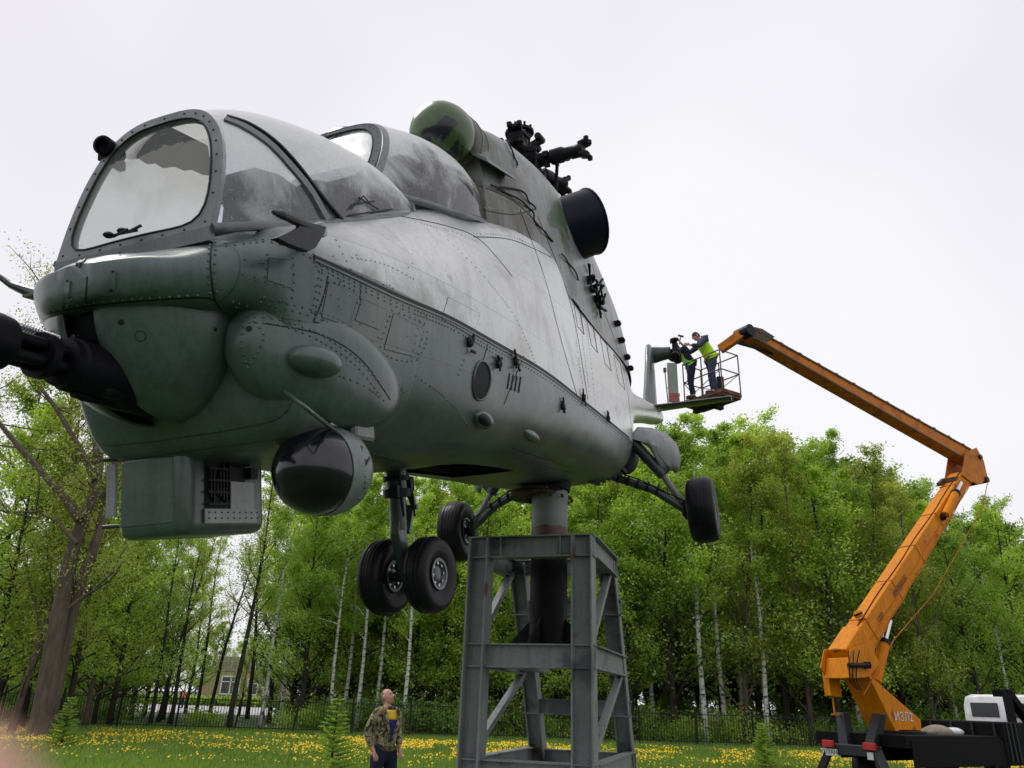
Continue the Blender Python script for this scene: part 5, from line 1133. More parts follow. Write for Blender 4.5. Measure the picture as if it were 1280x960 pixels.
# ---- railing
def railing():
    xa, xb = -27.0, 15.5; yf = lambda x: 37.2+.02*x
    e = empty('railing', (-6, 37.2, 0), label='long black iron railing of thin pickets between meadow and wood', cat='railing'); L = lambda x, z, dy=0: Vector((x+6, yf(x)-37.2+dy, z))
    sp = .125; n = int((xb-xa)/sp); xs = [xa+i*sp for i in range(n)]; M['iron'] = mat('black iron', (.012, .012, .012), (.007, .007, .007), 8, .5)
    mb = MB(); mb.box((0, 0, .74), (.019, .019, 1.42)); o = mb.build('picket', M['iron'], e, smooth=0); me = o.data; bpy.data.objects.remove(o)
    for x in xs[:300]: o = bpy.data.objects.new('picket', me); COL.objects.link(o); o.parent = e; o.location = L(x, 0)
    mb = MB()
    for x in xs[300:]: mb.box(L(x, .74), (.019, .019, 1.42))
    mb.build('far_pickets', M['iron'], e, smooth=0)['kind'] = 'stuff'
    for z in (.22, 1.32): mb = MB(); mb.beam(L(xa, z), L(xb, z), .035, .035); mb.build('rail', M['iron'], e, smooth=0)
    x = xa
    while x < xb: mb = MB(); mb.beam(L(x, 0, .04), L(x+(.18 if -14 < x < -9 else 0), 1.62, .04), .07, .07); mb.build('post', M['iron'], e, smooth=0); x += 2.55
railing()
# ---- building beyond the pavement
M['wall'] = mat('ochre render', (.36, .30, .17), (.29, .24, .14), 1.5, .85, 0, .2); M['stone'] = mat('stained parapet', (.28, .25, .2), (.16, .14, .11), 1.2, .85, 0, .3)
M['winframe'] = mat('white window frame', (.75, .75, .74), (.65, .65, .64), 5, .4)
def building():
    y = 112.; a = at(254, 838, y=y); b = at(352, 845, y=y); e = empty('building', (a.x, y, 0), label='small ochre rendered building with white windows beyond the pavement', cat='building'); w = b.x-a.x; h = a.z
    mb = MB(); mb.box((w/2, 4, h/2), (w, 8, h)); mb.build('wall', M['wall'], e, smooth=0)
    x0 = (at(262, 0, y=y).x-a.x) if False else .8; 
    mb = MB(); mb.box((w/2, 4, h+.12), (w+.3, 8.3, .24)); mb.build('cornice', M['stone'], e, smooth=0)
    px = lambda u: at(u, 860, y=y).x-a.x; pz = lambda v: at(300, v, y=y).z
    mb = MB(); mb.box(((px(266)+px(300))/2, 3, (h+pz(822))/2+.12), (px(300)-px(266), 5, pz(822)-h)); mb.build('roof_parapet', M['stone'], e, smooth=0)
    for (u0, u1, v0, v1) in ((276,299,846,868),(309,322,848,868),(330,343,848,868)):
        xa, xb, za, zb = px(u0), px(u1), pz(v1), pz(v0); mb = MB(); t = .16
        for bx_ in (((xa+xb)/2, za, xb-xa, t), ((xa+xb)/2, zb, xb-xa, t)): mb.box((bx_[0], -.04, bx_[1]), (bx_[2], .14, bx_[3]))
        for x_ in (xa, (xa+xb)/2, xb): mb.box((x_, -.05, (za+zb)/2), (t, .14, zb-za))
        mb.box(((xa+xb)/2, -.055, zb-(zb-za)*.3), (xb-xa, .13, .1)); f = mb.build('window', M['winframe'], e, smooth=0)
        mb = MB(); mb.box(((xa+xb)/2, -.01, (za+zb)/2), (xb-xa, .04, zb-za)); mb.build('pane', M['glassdark'], f, smooth=0)
building()
mb = MB(); mb.box((-25, 108, .45), (40, 1.2, .9)); 
G_ = np.random.default_rng(3); n = 9000; P = np.stack([G_.uniform(-60, -6, n), 106+G_.normal(size=n)*.5, G_.uniform(0, 1.0, n)], 1); a = G_.normal(size=(n, 3))*.16; b = G_.normal(size=(n, 3))*.16
o = bpy.data.objects.new('hedge', raw_mesh('hedge', np.stack([P-a, P+b, P+a, P-b], 1).reshape(-1, 3), np.arange(4*n).reshape(-1, 4), [M['leaf_mid']])); COL.objects.link(o); tag(o, 'low clipped hedge along the far side of the pavement', 'hedge')
# ================================================================== STEEL STAND
pyaw = rad(17); pa = Vector((math.sin(pyaw), math.cos(pyaw), 0)); pl_ = Vector((math.cos(pyaw), -math.sin(pyaw), 0)); PZ = Vector((0, 0, 1))
PO = Vector((hP.x + .13*pl_.x, hP.y + .13*pl_.y, 0))
stand = empty('steel_stand', PO, label='grey welded steel stand of beams under the helicopter belly', cat='stand')
def S(d, l, z): return pa*d + pl_*l + Vector((0, 0, z))
def ibeam(mb, a, b, w, h, face, t=.014):
    """H section from a to b, its web across 'face' (the open sides look along face)"""
    a = Vector(a); b = Vector(b); z = (b-a).normalized(); f = Vector(face); f = (f-z*f.dot(z)).normalized(); x = z.cross(f).normalized(); L = (b-a).length; c = (a+b)/2
    mb.box(c, (w, t, L), (x, f, z))                      # web, seen flat from the front
    for sg in (-1, 1): mb.box(c+x*(sg*(w/2+t/2)), (t, h, L), (x, f, z))
HW = .56; F0 = -.67; TOPZ = 3.0
def post(d0, d1, l, name='corner_post', side=1, w=.15, h=.20):
    mb = MB(); ibeam(mb, S(d1, l, 0), S(d0, l*.985, TOPZ-.02), w, h, -pa); return mb.build(name, M['steel'], stand, smooth=0)
for sd in (-1, 1):
    post(F0, F0-.02, sd*(HW-.09), side=sd); post(.52, 2.1, sd*(HW-.09), side=sd, w=.13, h=.15)
def dat(z, back): return F0 - .0 if not back else .52 + (2.1-.52)*(TOPZ-z)/TOPZ
def cross(z, back, hh=.19, w=.12):
    d = dat(z-hh/2, back); mb = MB()
    a, b = S(d, -HW, z-hh/2), S(d, HW, z-hh/2); L = b-a
    mb.box((a+b)/2, (2*HW, .012, hh-.024), (pl_, pa, PZ))
    for zz in (z-.006, z-hh+.006): mb.box(S(d, 0, zz), (2*HW+.01, w if not back else .1, .012), (pl_, pa, PZ))
    mb.build('front_beam' if not back else 'rear_beam', M['steel'], stand, smooth=0)
    if not back:
        for l in (-HW+.01, -HW+.165, HW-.165, HW-.01) + ((-.27, .27) if z > 2.9 else ()): mb = MB(); mb.box(S(d, l, z-hh/2), (.011, w-.01, hh-.026), (pl_, pa, PZ)); mb.build('stiffener', M['steel'], stand, smooth=0)
for z in (TOPZ, 2.095, 1.21): cross(z, False)
for z in (TOPZ, 2.62, 1.68, 1.19): cross(z, True, .15)
for sd in (-1, 1):
    for z in (TOPZ, 2.095, 1.21):
        hh = .19; d0 = F0+.07; d1 = dat(z-.1, True)-.05; l = sd*(HW-.03); mb = MB()
        mb.box(S((d0+d1)/2, l, z-hh/2), (d1-d0, .012, hh-.024), (pa, pl_, PZ))
        for zz in (z-.0065, z-hh+.0065): mb.box(S((d0+d1)/2, l, zz), (d1-d0, .10, .011), (pa, pl_, PZ))
        mb.build('side_beam', M['steel'], stand, smooth=0)
    mb = MB(); mb.beam(S(F0+.1, sd*(HW-.06), 1.25), S(dat(1.95, True)-.08, sd*(HW-.06), 1.93), .06, .06); mb.build('brace', M['steel'], stand, smooth=0)
    mb = MB(); mb.beam(S(F0+.1, sd*(HW-.06), 2.12), S(.42, sd*(HW-.06), 2.85), .06, .06); mb.build('brace', M['steel'], stand, smooth=0)
mb = MB(); mb.lathe([(.175, -2.4), (.175, .0), (.175, .55)], tuple(S(0, 0, 3.0)), (0, 0, 1), 32)
c0 = S(-.02, -.0, 0)
colm = MB(); colm.lathe([(.175, -.02), (.175, .58)], (0, 0, .0), (0, 0, 1), 36); co = colm.build('upper_column', M['col_grey'], stand, 40); co.location = c0 + Vector((0, 0, 3.0)); 
# object-space rust line sits just above the top beams
co.data.transform(Matrix.Translation((0, 0, -.32))); co.location.z += .32
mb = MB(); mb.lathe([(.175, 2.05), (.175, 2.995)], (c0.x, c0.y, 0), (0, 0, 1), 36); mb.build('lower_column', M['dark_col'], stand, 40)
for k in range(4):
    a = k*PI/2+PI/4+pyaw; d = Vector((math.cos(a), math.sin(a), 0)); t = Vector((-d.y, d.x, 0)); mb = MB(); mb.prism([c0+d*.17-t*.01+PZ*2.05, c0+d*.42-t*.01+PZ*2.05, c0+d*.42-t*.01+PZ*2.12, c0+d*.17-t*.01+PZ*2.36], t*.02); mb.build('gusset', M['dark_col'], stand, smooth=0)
mb = MB(); mb.box(S(0, 0, 2.04), (.8, .8, .02), (pl_, pa, PZ)); mb.build('base_plate', M['dark_col'], stand, smooth=0)
for l in (-.25, .25): mb = MB(); mb.box(S(.15, l, 1.975), (.10, 1.45, .11), (pl_, pa, PZ)); mb.build('inner_beam', M['steel'], stand, smooth=0)
fl = HMI @ (hP)
for k, (z, r) in enumerate(((3.52, .255), (3.555, .245))):
    mb = MB(); mb.lathe([(r-.12, z-.012), (r, z-.012), (r, z+.012), (r-.12, z+.012)], tuple(c0), tuple(Vector((-.04, 0, 1))), 30); mb.build('column_flange', M['rust'], stand, 30)
mb = MB()
for k in range(12): a = k*PI/6; mb.lathe([(.016, 0), (.016, .03), (0, .03)], (c0.x+.22*math.cos(a), c0.y+.22*math.sin(a), 3.50), (0, 0, -1), 6)
mb.build('flange_bolts', M['rust'], stand, 0)['kind'] = 'stuff'
mb = MB(); mb.lathe([(.20, 3.57), (.22, 3.70), (.24, 3.9)], tuple(c0), (0, 0, 1), 24); mb.build('mount_neck', M['dark_col'], stand, 30)
mb = MB(); mb.box(S(.4, 0, .5), (2.2, 3.6, 1.0), (pl_, pa, PZ)); M['concrete'] = mat('concrete', (.30, .29, .27), (.2, .2, .19), 3, .85, 0, .3); pn_ = mb.build('concrete_plinth', M['concrete'], None, smooth=0); pn_.location = PO; tag(pn_, 'low concrete plinth carrying the steel stand', 'plinth')

# ================================================================== BOOM LIFT TRUCK
psi = rad(31); bh = Vector((math.cos(psi), math.sin(psi), 0)); bw = Vector((-math.sin(psi), math.cos(psi), 0)); BZ = Vector((0, 0, 1))
HG = at(1058, 828, y=18.0)                                   # hinge of the lower boom
TRK = Vector((HG.x, 18.0, 0))
truck = empty('boom_lift_truck', TRK, label='truck with orange folding boom reaching up to the helicopter tail', cat='boom lift')
def T_(u, w, z): return bh*u + bw*w + BZ*z                   # along, across (away from camera), up
def plane_pt(px, py):
    r = ray(px, py); n_ = bw; t = (TRK-CAM).dot(n_)/r.dot(n_); p = CAM + r*t - TRK; return Vector((p.dot(bh), 0, p.z))   # on the boom's plane
def bx(p, w=0): return T_(p.x, w, p.z)
knee = plane_pt(1050, 830); elbow = plane_pt(1203, 590); tip = plane_pt(932, 418)
# pillar (leaning turret): profile in the boom plane, .62 m wide
prof = [plane_pt(*q) for q in ((1062,843),(1068,838),(1134,900),(1135,914),(1104,914))]
prof[0] = plane_pt(1066, 846)
W = .66
pil = MB(); pil.prism([bx(p, -W/2) for p in (plane_pt(1068,842), plane_pt(1134,899), plane_pt(1135,914), plane_pt(1103,914))], bw*W); pil = pil.build('pillar', M['orange'], truck, smooth=0, bevel=.015)
mb = MB()
for w in (-W/2-.02, W/2+.0):
    mb.prism([bx(q, w) for q in (plane_pt(1068,846), plane_pt(1050,848), plane_pt(1042,834), plane_pt(1046,812), plane_pt(1070,804), plane_pt(1082,830))], bw*.02)
mb.build('hinge_cheek', M['orange'], truck, smooth=0)
mb = MB(); mb.prism([bx(q, -W/2+.01) for q in (plane_pt(1046,848), plane_pt(1068,848), plane_pt(1072,826), plane_pt(1048,822))], bw*(W-.02)); mb.build('counter_box', M['orange'], truck, smooth=0, bevel=.02)
mb = MB(); mb.prism([bx(plane_pt(*q), W/2+.02) for q in ((1052,840),(1066,840),(1070,872),(1056,870))], bw*.16); mb.build('side_locker', M['orange'], truck, smooth=0, bevel=.01)
mb = MB(); a = bx(plane_pt(1062,872), W/2+.1); mb.tube([a, a-BZ*.35, a-BZ*.35+bh*.45], .02, 6); mb.tube([a-BZ*.35-bh*.1, a-BZ*.35+bh*.45], .02, 6); mb.build('step_rail', M['orange'], truck)
# lower boom: tapered box
def boombox(name, a, b, h0, h1, w, m, up):
    a_ = bx(a); b_ = bx(b); z = (b_-a_).normalized(); y = bw.cross(z).normalized(); y = y if y.dot(up) > 0 else -y; V = []
    for p, h in ((a_, h0), (b_, h1)):
        for i, j in ((-1, -1), (1, -1), (1, 1), (-1, 1)): V.append(p + bw*(i*w/2) + y*(j*h/2))
    mb = MB(); mb.add(V, [(3, 2, 1, 0), (4, 5, 6, 7), (0, 1, 5, 4), (1, 2, 6, 5), (2, 3, 7, 6), (3, 0, 4, 7)]); o = mb.build(name, m, truck, smooth=0, bevel=.018); return o, z, y
UPB = (BZ - bh*.4)
lb0 = plane_pt(1063, 815); lb1 = plane_pt(1200, 598)
lower, lz, ly = boombox('lower_boom', lb0, lb1, .60, .40, .42, M['orange'], UPB)
mb = MB(); mb.beam(bx(lb0)-lz*.35, bx(lb0)+lz*.5, (.48), .66, up=ly); mb.build('boom_heel', M['orange'], truck, smooth=0, bevel=.03)
ub0 = plane_pt(1208, 572); ub1 = plane_pt(934, 418)
upper, uz, uy = boombox('upper_boom', ub0, ub1, .50, .30, .30, M['orange_rust'], BZ)
mb = MB(); a_ = bx(ub0); b_ = bx(ub1)
for w in (-.165, .165):
    for sg in (-1, 1): mb.beam(a_+bw*w+uy*(sg*.21), b_+bw*w+uy*(sg*.12), .022, .05, up=uy)
mb.build('boom_edge_strips', M['rust'], truck, smooth=0)
for k in range(13): t = (k+.5)/13; c = a_.lerp(b_, t); h = .25+(.15-.25)*t; mb = MB(); mb.box(c+uy*(h+.012), (.10, .32, .03), (uz, bw, uy)); mb.build('boom_bracket', M['rust'], truck, smooth=0)
# elbow: plates, links, cylinder
el_ = bx(plane_pt(1207, 590))
for w in (-.25, .25):
    mb = MB(); mb.prism([bx(plane_pt(*q), w) for q in ((1196,568),(1210,562),(1219,578),(1224,600),(1214,608),(1202,604),(1192,596))], bw*.02); mb.build('elbow_plate', M['orange_rust'], truck, smooth=0)
mb = MB(); mb.tube([bx(plane_pt(1214,574), -.3), bx(plane_pt(1214,574), .3)], .07, 14); mb.tube([bx(plane_pt(1222,602), -.3), bx(plane_pt(1222,602), .3)], .09, 14); mb.build('elbow_pin', M['rotor'], truck)
mb = MB(); mb.beam(bx(plane_pt(1188,598), .2), bx(plane_pt(1182,604), .2), .1, .1); mb.beam(bx(plane_pt(1186,600), 0), bx(plane_pt(1206,600), 0), .35, .12, up=BZ); mb.build('elbow_link', M['rust'], truck, smooth=0)
def cyl(p, q, r, name, w=0, frac=.6):
    a = bx(plane_pt(*p), w); b = bx(plane_pt(*q), w); m_ = a.lerp(b, frac); mb = MB(); mb.tube([a, m_], r, 14); o = mb.build(name, M['orange'], truck); mb = MB(); mb.tube([m_, b], r*.5, 12); mb.build('piston_rod', M['chrome'], truck); mb = MB(); mb.lathe([(r*.8, -.04), (r*1.2, -.04), (r*1.2, .05), (r*.8, .05)], m_, (b-a), 14); mb.build('cylinder_collar', M['rotor'], truck)
cyl((1168,646), (1188,606), .10, 'elbow_cylinder', -.30, .66)
cyl((1090,852), (1108,776), .13, 'lift_cylinder', -.08, .62)
mb = MB(); mb.beam(bx(plane_pt(1166,650), -.3), bx(plane_pt(1172,640), 0), .12, .12); mb.build('cylinder_bracket', M['rotor'], truck, smooth=0)
# lamp, hoses, lettering bands
a = bx(plane_pt(1070,772), -.1); mb = MB(); mb.lathe([(.09, 0), (.10, .10), (.07, .15), (0, .16)], a, (-.4, 0, .9), 16); mb.build('boom_lamp', M['orange'], truck); mb = MB(); mb.lathe([(.105, .06), (.105, .09), (.10, .10)], a, (-.4, 0, .9), 16); mb.build('lamp_visor', M['rotor'], truck)
def boom_pt(t, y, w): c = bx(lb0).lerp(bx(lb1), t); h = (.60+(.40-.60)*t)/2; return c + ly*(h*y) - bw*(.21*w)
for wv, yv in ((1.04, -.95), (1.05, -.3)):
    mb = MB(); mb.tube([boom_pt(t/20, yv+.06*math.sin(t*1.9), wv+.03) for t in range(21)], .012, 5); mb.build('boom_hose', M['orange_rust'], truck)
mb = MB(); mb.tube([boom_pt(t/20, 1.05, .5+.1*math.sin(t)) for t in range(21)], .012, 5); mb.build('boom_hose', M['rotor'], truck)
mb = MB(); mb.tube([bx(plane_pt(1062,868-0), -.35), bx(plane_pt(1100,800), -.36), bx(plane_pt(1150,745), -.34), bx(plane_pt(1212,640), -.33), bx(plane_pt(1222,604), -.30)], .011, 5); mb.build('boom_hose', M['orange_rust'], truck)
for k in range(5): mb = MB(); t = .1+k*.2; c = bx(lb0).lerp(bx(lb1), t); h = (.60+(.40-.60)*t); mb.box(c, (.03, .45, h+.03), (lz, bw, ly)); mb.build('boom_strap', M['orange_rust'], truck, smooth=0)
for k in range(3):
    mb = MB(); q = [bx(plane_pt(1042+k*5, 814), -W/2-.04-.04*k), bx(plane_pt(1040+k*5, 828), -W/2-.10), bx(plane_pt(1042+k*4, 850), -W/2-.08), bx(plane_pt(1054+k*3, 862), -W/2-.03)]; mb.tube(crom(q, 5), .013, 6); mb.build('hinge_hose', M['rotor'], truck)
mb = MB(); mb.tube([bx(plane_pt(1040,832), -.42), bx(plane_pt(1066,832), -.42)], .05, 10); mb.box(bx(plane_pt(1064,832), -.4), (.12, .1, .14)); mb.build('hinge_pin', M['rotor'], truck)
# text on the truck (as far as it can be read)
def text(body, name, size, pos, xdir, ydir, m, parent):
    cu = bpy.data.curves.new(name, 'FONT'); cu.body = body; cu.size = size; cu.extrude = .001; cu.align_x = 'CENTER'; cu.align_y = 'CENTER'
    o = bpy.data.objects.new(name, cu); COL.objects.link(o); o.data.materials.append(m); x = Vector(xdir).normalized(); y = Vector(ydir); z = x.cross(y).normalized(); y = z.cross(x)
    dg = bpy.context.evaluated_depsgraph_get(); me = bpy.data.meshes.new_from_object(o.evaluated_get(dg)); bpy.data.objects.remove(o)
    o = bpy.data.objects.new(name, me); COL.objects.link(o); o.parent = parent
    o.matrix_local = Matrix(((x.x, y.x, z.x, pos.x), (x.y, y.y, z.y, pos.y), (x.z, y.z, z.z, pos.z), (0, 0, 0, 1))); return o
text('ИЗЛ2', 'pillar_lettering', .26, bx(plane_pt(1112,896), -W/2-.012), bh, BZ, M['whiteink'], truck)
text('ИНМАШ', 'boom_lettering', .20, bx(lb0).lerp(bx(lb1), .32)-bw*.225, lz, ly, M['rust'], truck)
text('1250', 'boom_lettering', .16, bx(lb0).lerp(bx(lb1), .16)-bw*.23, lz, ly, M['rust'], truck)
# jib to the basket
jt = bx(plane_pt(930, 416)); bk = at(900, 437, y=17.05) - TRK
mb = MB(); mb.beam(jt, bk, .20, .22, taper=.9); mb.build('jib', M['orange_rust'], truck, smooth=0, bevel=.01)
mb = MB(); mb.tube([jt-bw*.22, jt+bw*.22], .15, 16); mb.build('jib_joint', M['rotor'], truck)
mb = MB(); c = bx(plane_pt(948, 430)); 
for w in (-.17, .17): mb.prism([bx(plane_pt(*q), w) for q in ((928,410),(946,414),(962,424),(950,432),(934,426))], bw*.015)
mb.build('jib_cheek', M['rust'], truck, smooth=0)
mb = MB(); mb.tube([bx(plane_pt(922, 428)), bx(plane_pt(940, 434)), bx(plane_pt(966, 442))], [.05, .03, .04], 10); mb.build('jib_cylinder', M['rotor'], truck)
# basket
Bp = at(903, 485, y=16.4); zf = Bp.z; Ap = at(856, 502, z=zf); Cp = at(926, 492, z=zf); Dp = Ap + Cp - Bp
Q = [p - TRK for p in (Ap, Bp, Cp, Dp)]
mb = MB(); mb.prism([q - BZ*.16 for q in Q], BZ*.16); mb.build('platform', M['platform_rust'], truck, smooth=0, bevel=.01)
mb = MB()
for i in range(4): a, b = Q[i], Q[(i+1) % 4]; mb.beam(a-BZ*.05, b-BZ*.05, .05, .09, up=BZ)
mb.build('platform_edge', M['platform_rust'], truck, smooth=0)
mb = MB(); c = (Q[2]+Q[3])/2; mb.beam((Q[0]+Q[3])/2-BZ*.2, (Q[1]+Q[2])/2-BZ*.2, .12, .1); mb.beam(c-BZ*.2, (Q[0]+Q[1])/2-BZ*.2, .12, .1); mb.beam(c-BZ*.12, c+BZ*.6, .16, .12); mb.build('platform_bearer', M['rotor'], truck, smooth=0)
RHT = .98
def rail_path(pts, r, name, m='rust'): mb = MB(); mb.tube(pts, r, 7); mb.build(name, M[m], truck)
M['railrust'] = mat('brown handrail paint', (.16, .085, .06), (.09, .05, .04), 8, .5, 0, .2)
for i in range(4):
    a, b = Q[i], Q[(i+1) % 4]
    for z in (RHT, RHT*.5): rail_path([a+BZ*z, b+BZ*z], .016, 'handrail', 'railrust')
    for t in (0, .5) if i in (0, 2) else (0,): rail_path([a.lerp(b, t), a.lerp(b, t)+BZ*RHT], .016, 'rail_post', 'railrust')
    rail_path([a, b+BZ*RHT*.5], .010, 'rail_brace', 'railrust')
# board at the basket's end
bo = at(841, 478, y=17.2)-TRK; mb = MB(); mb.box(bo, (.24, .05, 1.02)); mb.build('end_board', M['board'], truck, smooth=0)
for k, z in ((0, -.46), (1, -.34)): mb = MB(); mb.box(bo+Vector((.01+.01*k, -.03, z)), (.25, .02, .09+.02*(1-k))); mb.build('red_stripe', M['pinkred'], truck, smooth=0)
mb = MB(); e_ = bo+Vector((-.16, 0, 0)); mb.tube([e_+Vector((-.02, 0, .3)), e_+Vector((.02, 0, -.55))], .014, 6); mb.tube([e_+Vector((0, 0, -.15)), e_+Vector((.15, 0, -.15))], .012, 6); mb.box(e_+Vector((-.02, 0, .32)), (.07, .07, .1)); mb.build('end_rail', M['railrust'], truck)
# chassis ----------------------------------------------------------
L0 = -.16; L1 = 8.2; DZ = at(1120, 915, y=18.3).z; CW = 2.3; c0w = .12
def TB(mb, u0, u1, w0, w1, z0, z1): mb.box(T_((u0+u1)/2, (w0+w1)/2, (z0+z1)/2), (u1-u0, w1-w0, z1-z0), (bh, bw, BZ))
w0, w1 = -1.05, 1.15
for w in (-.42, .42): mb = MB(); TB(mb, L0+.2, L1, w-.05, w+.05, .72, .95); mb.build('chassis_rail', M['truckblack'], truck, smooth=0)
mb = MB(); TB(mb, L0+.3, 4.0, w0, w1, .98, DZ-.04); mb.build('deck', M['truckblack'], truck, smooth=0, bevel=.01)
mb = MB(); mb.lathe([(.62, DZ-.05), (.62, DZ+.02), (.5, DZ+.03), (.5, DZ+.05)], (0, 0, 0) if False else tuple(T_(prof[4].x*.5+prof[3].x*.5, 0, 0)), (0, 0, 1), 28); mb.build('turntable', M['rotor'], truck, 30)
mb = MB(); TB(mb, 0.3, 3.9, w0-.02, w0+.01, .62, 1.14); mb.build('side_panel', M['truckblack'], truck, smooth=0, bevel=.01)
# rear frame with lamps and plates
rz = .99
mb = MB(); TB(mb, L0-.1, L0+.12, -.62, .62, .78, 1.0); mb.build('rear_crossmember', M['truckgrey'], truck, smooth=0, bevel=.02)
for w in (-.30, .30):
    mb = MB(); mb.prism([T_(L0+.1, w-.12, .95), T_(L0+.1, w+.12, .95), T_(L0+.3, w*1.5+.10, 1.62), T_(L0+.3, w*1.5-.10, 1.62)], bh*.25); mb.build('rear_support', M['truckgrey'], truck, smooth=0, bevel=.015)
for w in (-.50, .50):
    mb = MB(); TB(mb, L0-.16, L0-.1, w-.14, w+.14, .92, 1.06); mb.build('tail_lamp', M['red'], truck, smooth=0, bevel=.01)
    mb = MB(); mb.beam(T_(L0, w*1.1, .9), T_(L0-.2, w*2.0, .05), .20, .14); mb.build('outrigger_leg', M['truckgrey'], truck, smooth=0, bevel=.01)
    mb = MB(); TB(mb, L0-.35, L0+.05, w*2-.2, w*2+.2, 0, .05); mb.build('outrigger_foot', M['truckblack'], truck, smooth=0)
mb = MB(); TB(mb, L0-.13, L0-.11, .30, .72, .76, .89); mb.build('number_plate', M['plate'], truck, smooth=0)
text('К317АН', 'plate_lettering', .12, T_(L0-.135, .51, .825), -bw, BZ, M['ink'], truck)
mb = MB(); TB(mb, L0-.13, L0-.11, -.56, -.42, .74, .88); mb.build('number_plate', M['plate'], truck, smooth=0)
mb = MB(); mb.tube([T_(L0-.1, -.7, .3), T_(L0-.1, .7, .3)], .05, 8); mb.build('under_run_bar', M['truckblack'], truck)
for u, w in ((1.6, -.85), (1.6, .95), (7.0, -.85), (7.0, .95)):
    wb = MB(); c = T_(u, w, .46); R = .46; h = .15; wb.lathe([(.24, -h*.7), (.38, -h), (.44, -h*.7), (R, -h*.3), (R, h*.3), (.44, h*.7), (.38, h), (.24, h*.7)], c, bw, 28); wv = wb.build('wheel', M['tyre'], truck, 40)
    mb = MB(); mb.lathe([(.24, -h*.7), (.2, -h*.3), (.1, -h*.4), (0, -h*.4)], c, bw, 20); mb.build('rim', M['truckgrey'], wv, 30)
# tall dark locker and A-frame before the cab
mb = MB(); TB(mb, 3.75, 5.9, w0-.05, w1+.05, .62, 1.52); mb.build('tool_locker', M['truckblack'], truck, smooth=0, bevel=.03)
for k in range(4): mb = MB(); TB(mb, 3.71, 3.76, w0+.1+k*.5, w0+.14+k*.5, .7, 1.5); mb.build('locker_rib', M['truckgrey'], truck, smooth=0)
for k in range(3): mb = MB(); TB(mb, 3.9+k*.18, 3.94+k*.18, w0-.075, w0-.05, .7, 1.5); mb.build('locker_rib', M['truckgrey'], truck, smooth=0)
ap = T_(5.15, -.62, 2.22)
for q in ((4.9, -.75), (5.85, -.70)): mb = MB(); mb.beam(T_(q[0], q[1], 1.45), ap, .20, .17); mb.build('boom_rest', M['truckblack'], truck, smooth=0, bevel=.01)
mb = MB(); mb.beam(ap-bw*.1-BZ*.05, ap+bw*.3-BZ*.05, .16, .16); mb.build('boom_rest_pad', M['truckblack'], truck, smooth=0, bevel=.01)
# cab
cab = MB(); cz0, cz1 = 1.0, 2.16; u0, u1 = 6.0, 7.95; wa, wb_ = -1.0, 1.05
sec = lambda u, k, zt: [T_(u, wa+.02*k, cz0), T_(u, wb_-.02*k, cz0), T_(u, wb_-.04*k, zt-.25), T_(u, wb_-.12*k, zt-.06), T_(u, wb_-.3*k, zt), T_(u, wa+.3*k, zt), T_(u, wa+.12*k, zt-.06), T_(u, wa+.04*k, zt-.25)]
rows = [sec(u0+.0, 1.8, cz1-.06), sec(u0+.06, 1, cz1), sec(u1-.6, 1, cz1+.03), sec(u1-.1, 1.5, cz1-.05), sec(u1+.1, 2, cz0+.55)]
cab.grid(rows, closed=True); cab.add(rows[0], [tuple(range(8))]); cab.add(rows[-1], [tuple(range(7, -1, -1))]); cab = cab.build('cab', M['white'], truck, 50)
for (wa_, wb2) in ((-.78, -.12), (.10, .80)): mb = MB(); TB(mb, u0-.015, u0+.01, wa_, wb2, 1.62, 1.96); mb.build('cab_rear_window', M['glassdark'], cab, smooth=0, bevel=.01)
mb = MB(); TB(mb, u0+.35, u1-.5, wa-.01+.02, wa+.06, 1.62, 1.98); mb.build('cab_side_window', M['glassdark'], cab, smooth=0, bevel=.01)
mb = MB(); mb.prism([T_(u1-.1, wa+.1, 1.05), T_(u1-.1, wb_-.1, 1.05), T_(u1-.1, wb_-.15, 1.45), T_(u1-.1, wa+.15, 1.45)], bh*1.2); mb.build('bonnet', M['white'], truck, smooth=0, bevel=.06)
mb = MB(); mb.box(T_(4.35, w0-.10, .52), (.5, .04, .18), (bh, bw, BZ)); mb.build('red_side_board', M['pinkred'], truck, smooth=0)
# load on the deck
def lump(name, px, py, w, r, m, label, cat, seed):
    c = bx(plane_pt(px, py), w) + TRK; mb = MB(); mb.ellipsoid((0, 0, 0), r, 22, 12, (bh, bw, BZ)); R_ = random.Random(seed)
    f = [R_.random()*6 for _ in range(4)]; mb.v = [tuple(Vector(v)*(1+.13*math.sin(v[0]*7+f[0])+.10*math.sin(v[1]*11+f[1])+.09*math.sin(v[2]*17+f[2]))) for v in mb.v]; o = mb.build(name, M[m], None, 60); o.location = c; tag(o, label, cat)
    return o
lump('canvas_bundle', 1160, 914, -.2, (.48, .28, .14), 'sack', 'rumpled tan canvas bundle lying on the truck deck', 'bundle', 3)
lump('white_sack', 1187, 914, -.1, (.26, .22, .13), 'white', 'small white sack between the canvas bundle and the dark locker', 'sack', 6)
mb = MB(); mb.box((0, 0, 0), (1.3, .5, .05), (bh, bw, BZ)); o = mb.build('white_board', M['white'], None, 0, bevel=.01); o.location = bx(plane_pt(1168, 922), -.5)+TRK; tag(o, 'flat white board lying on the truck deck edge under the bundle', 'board')

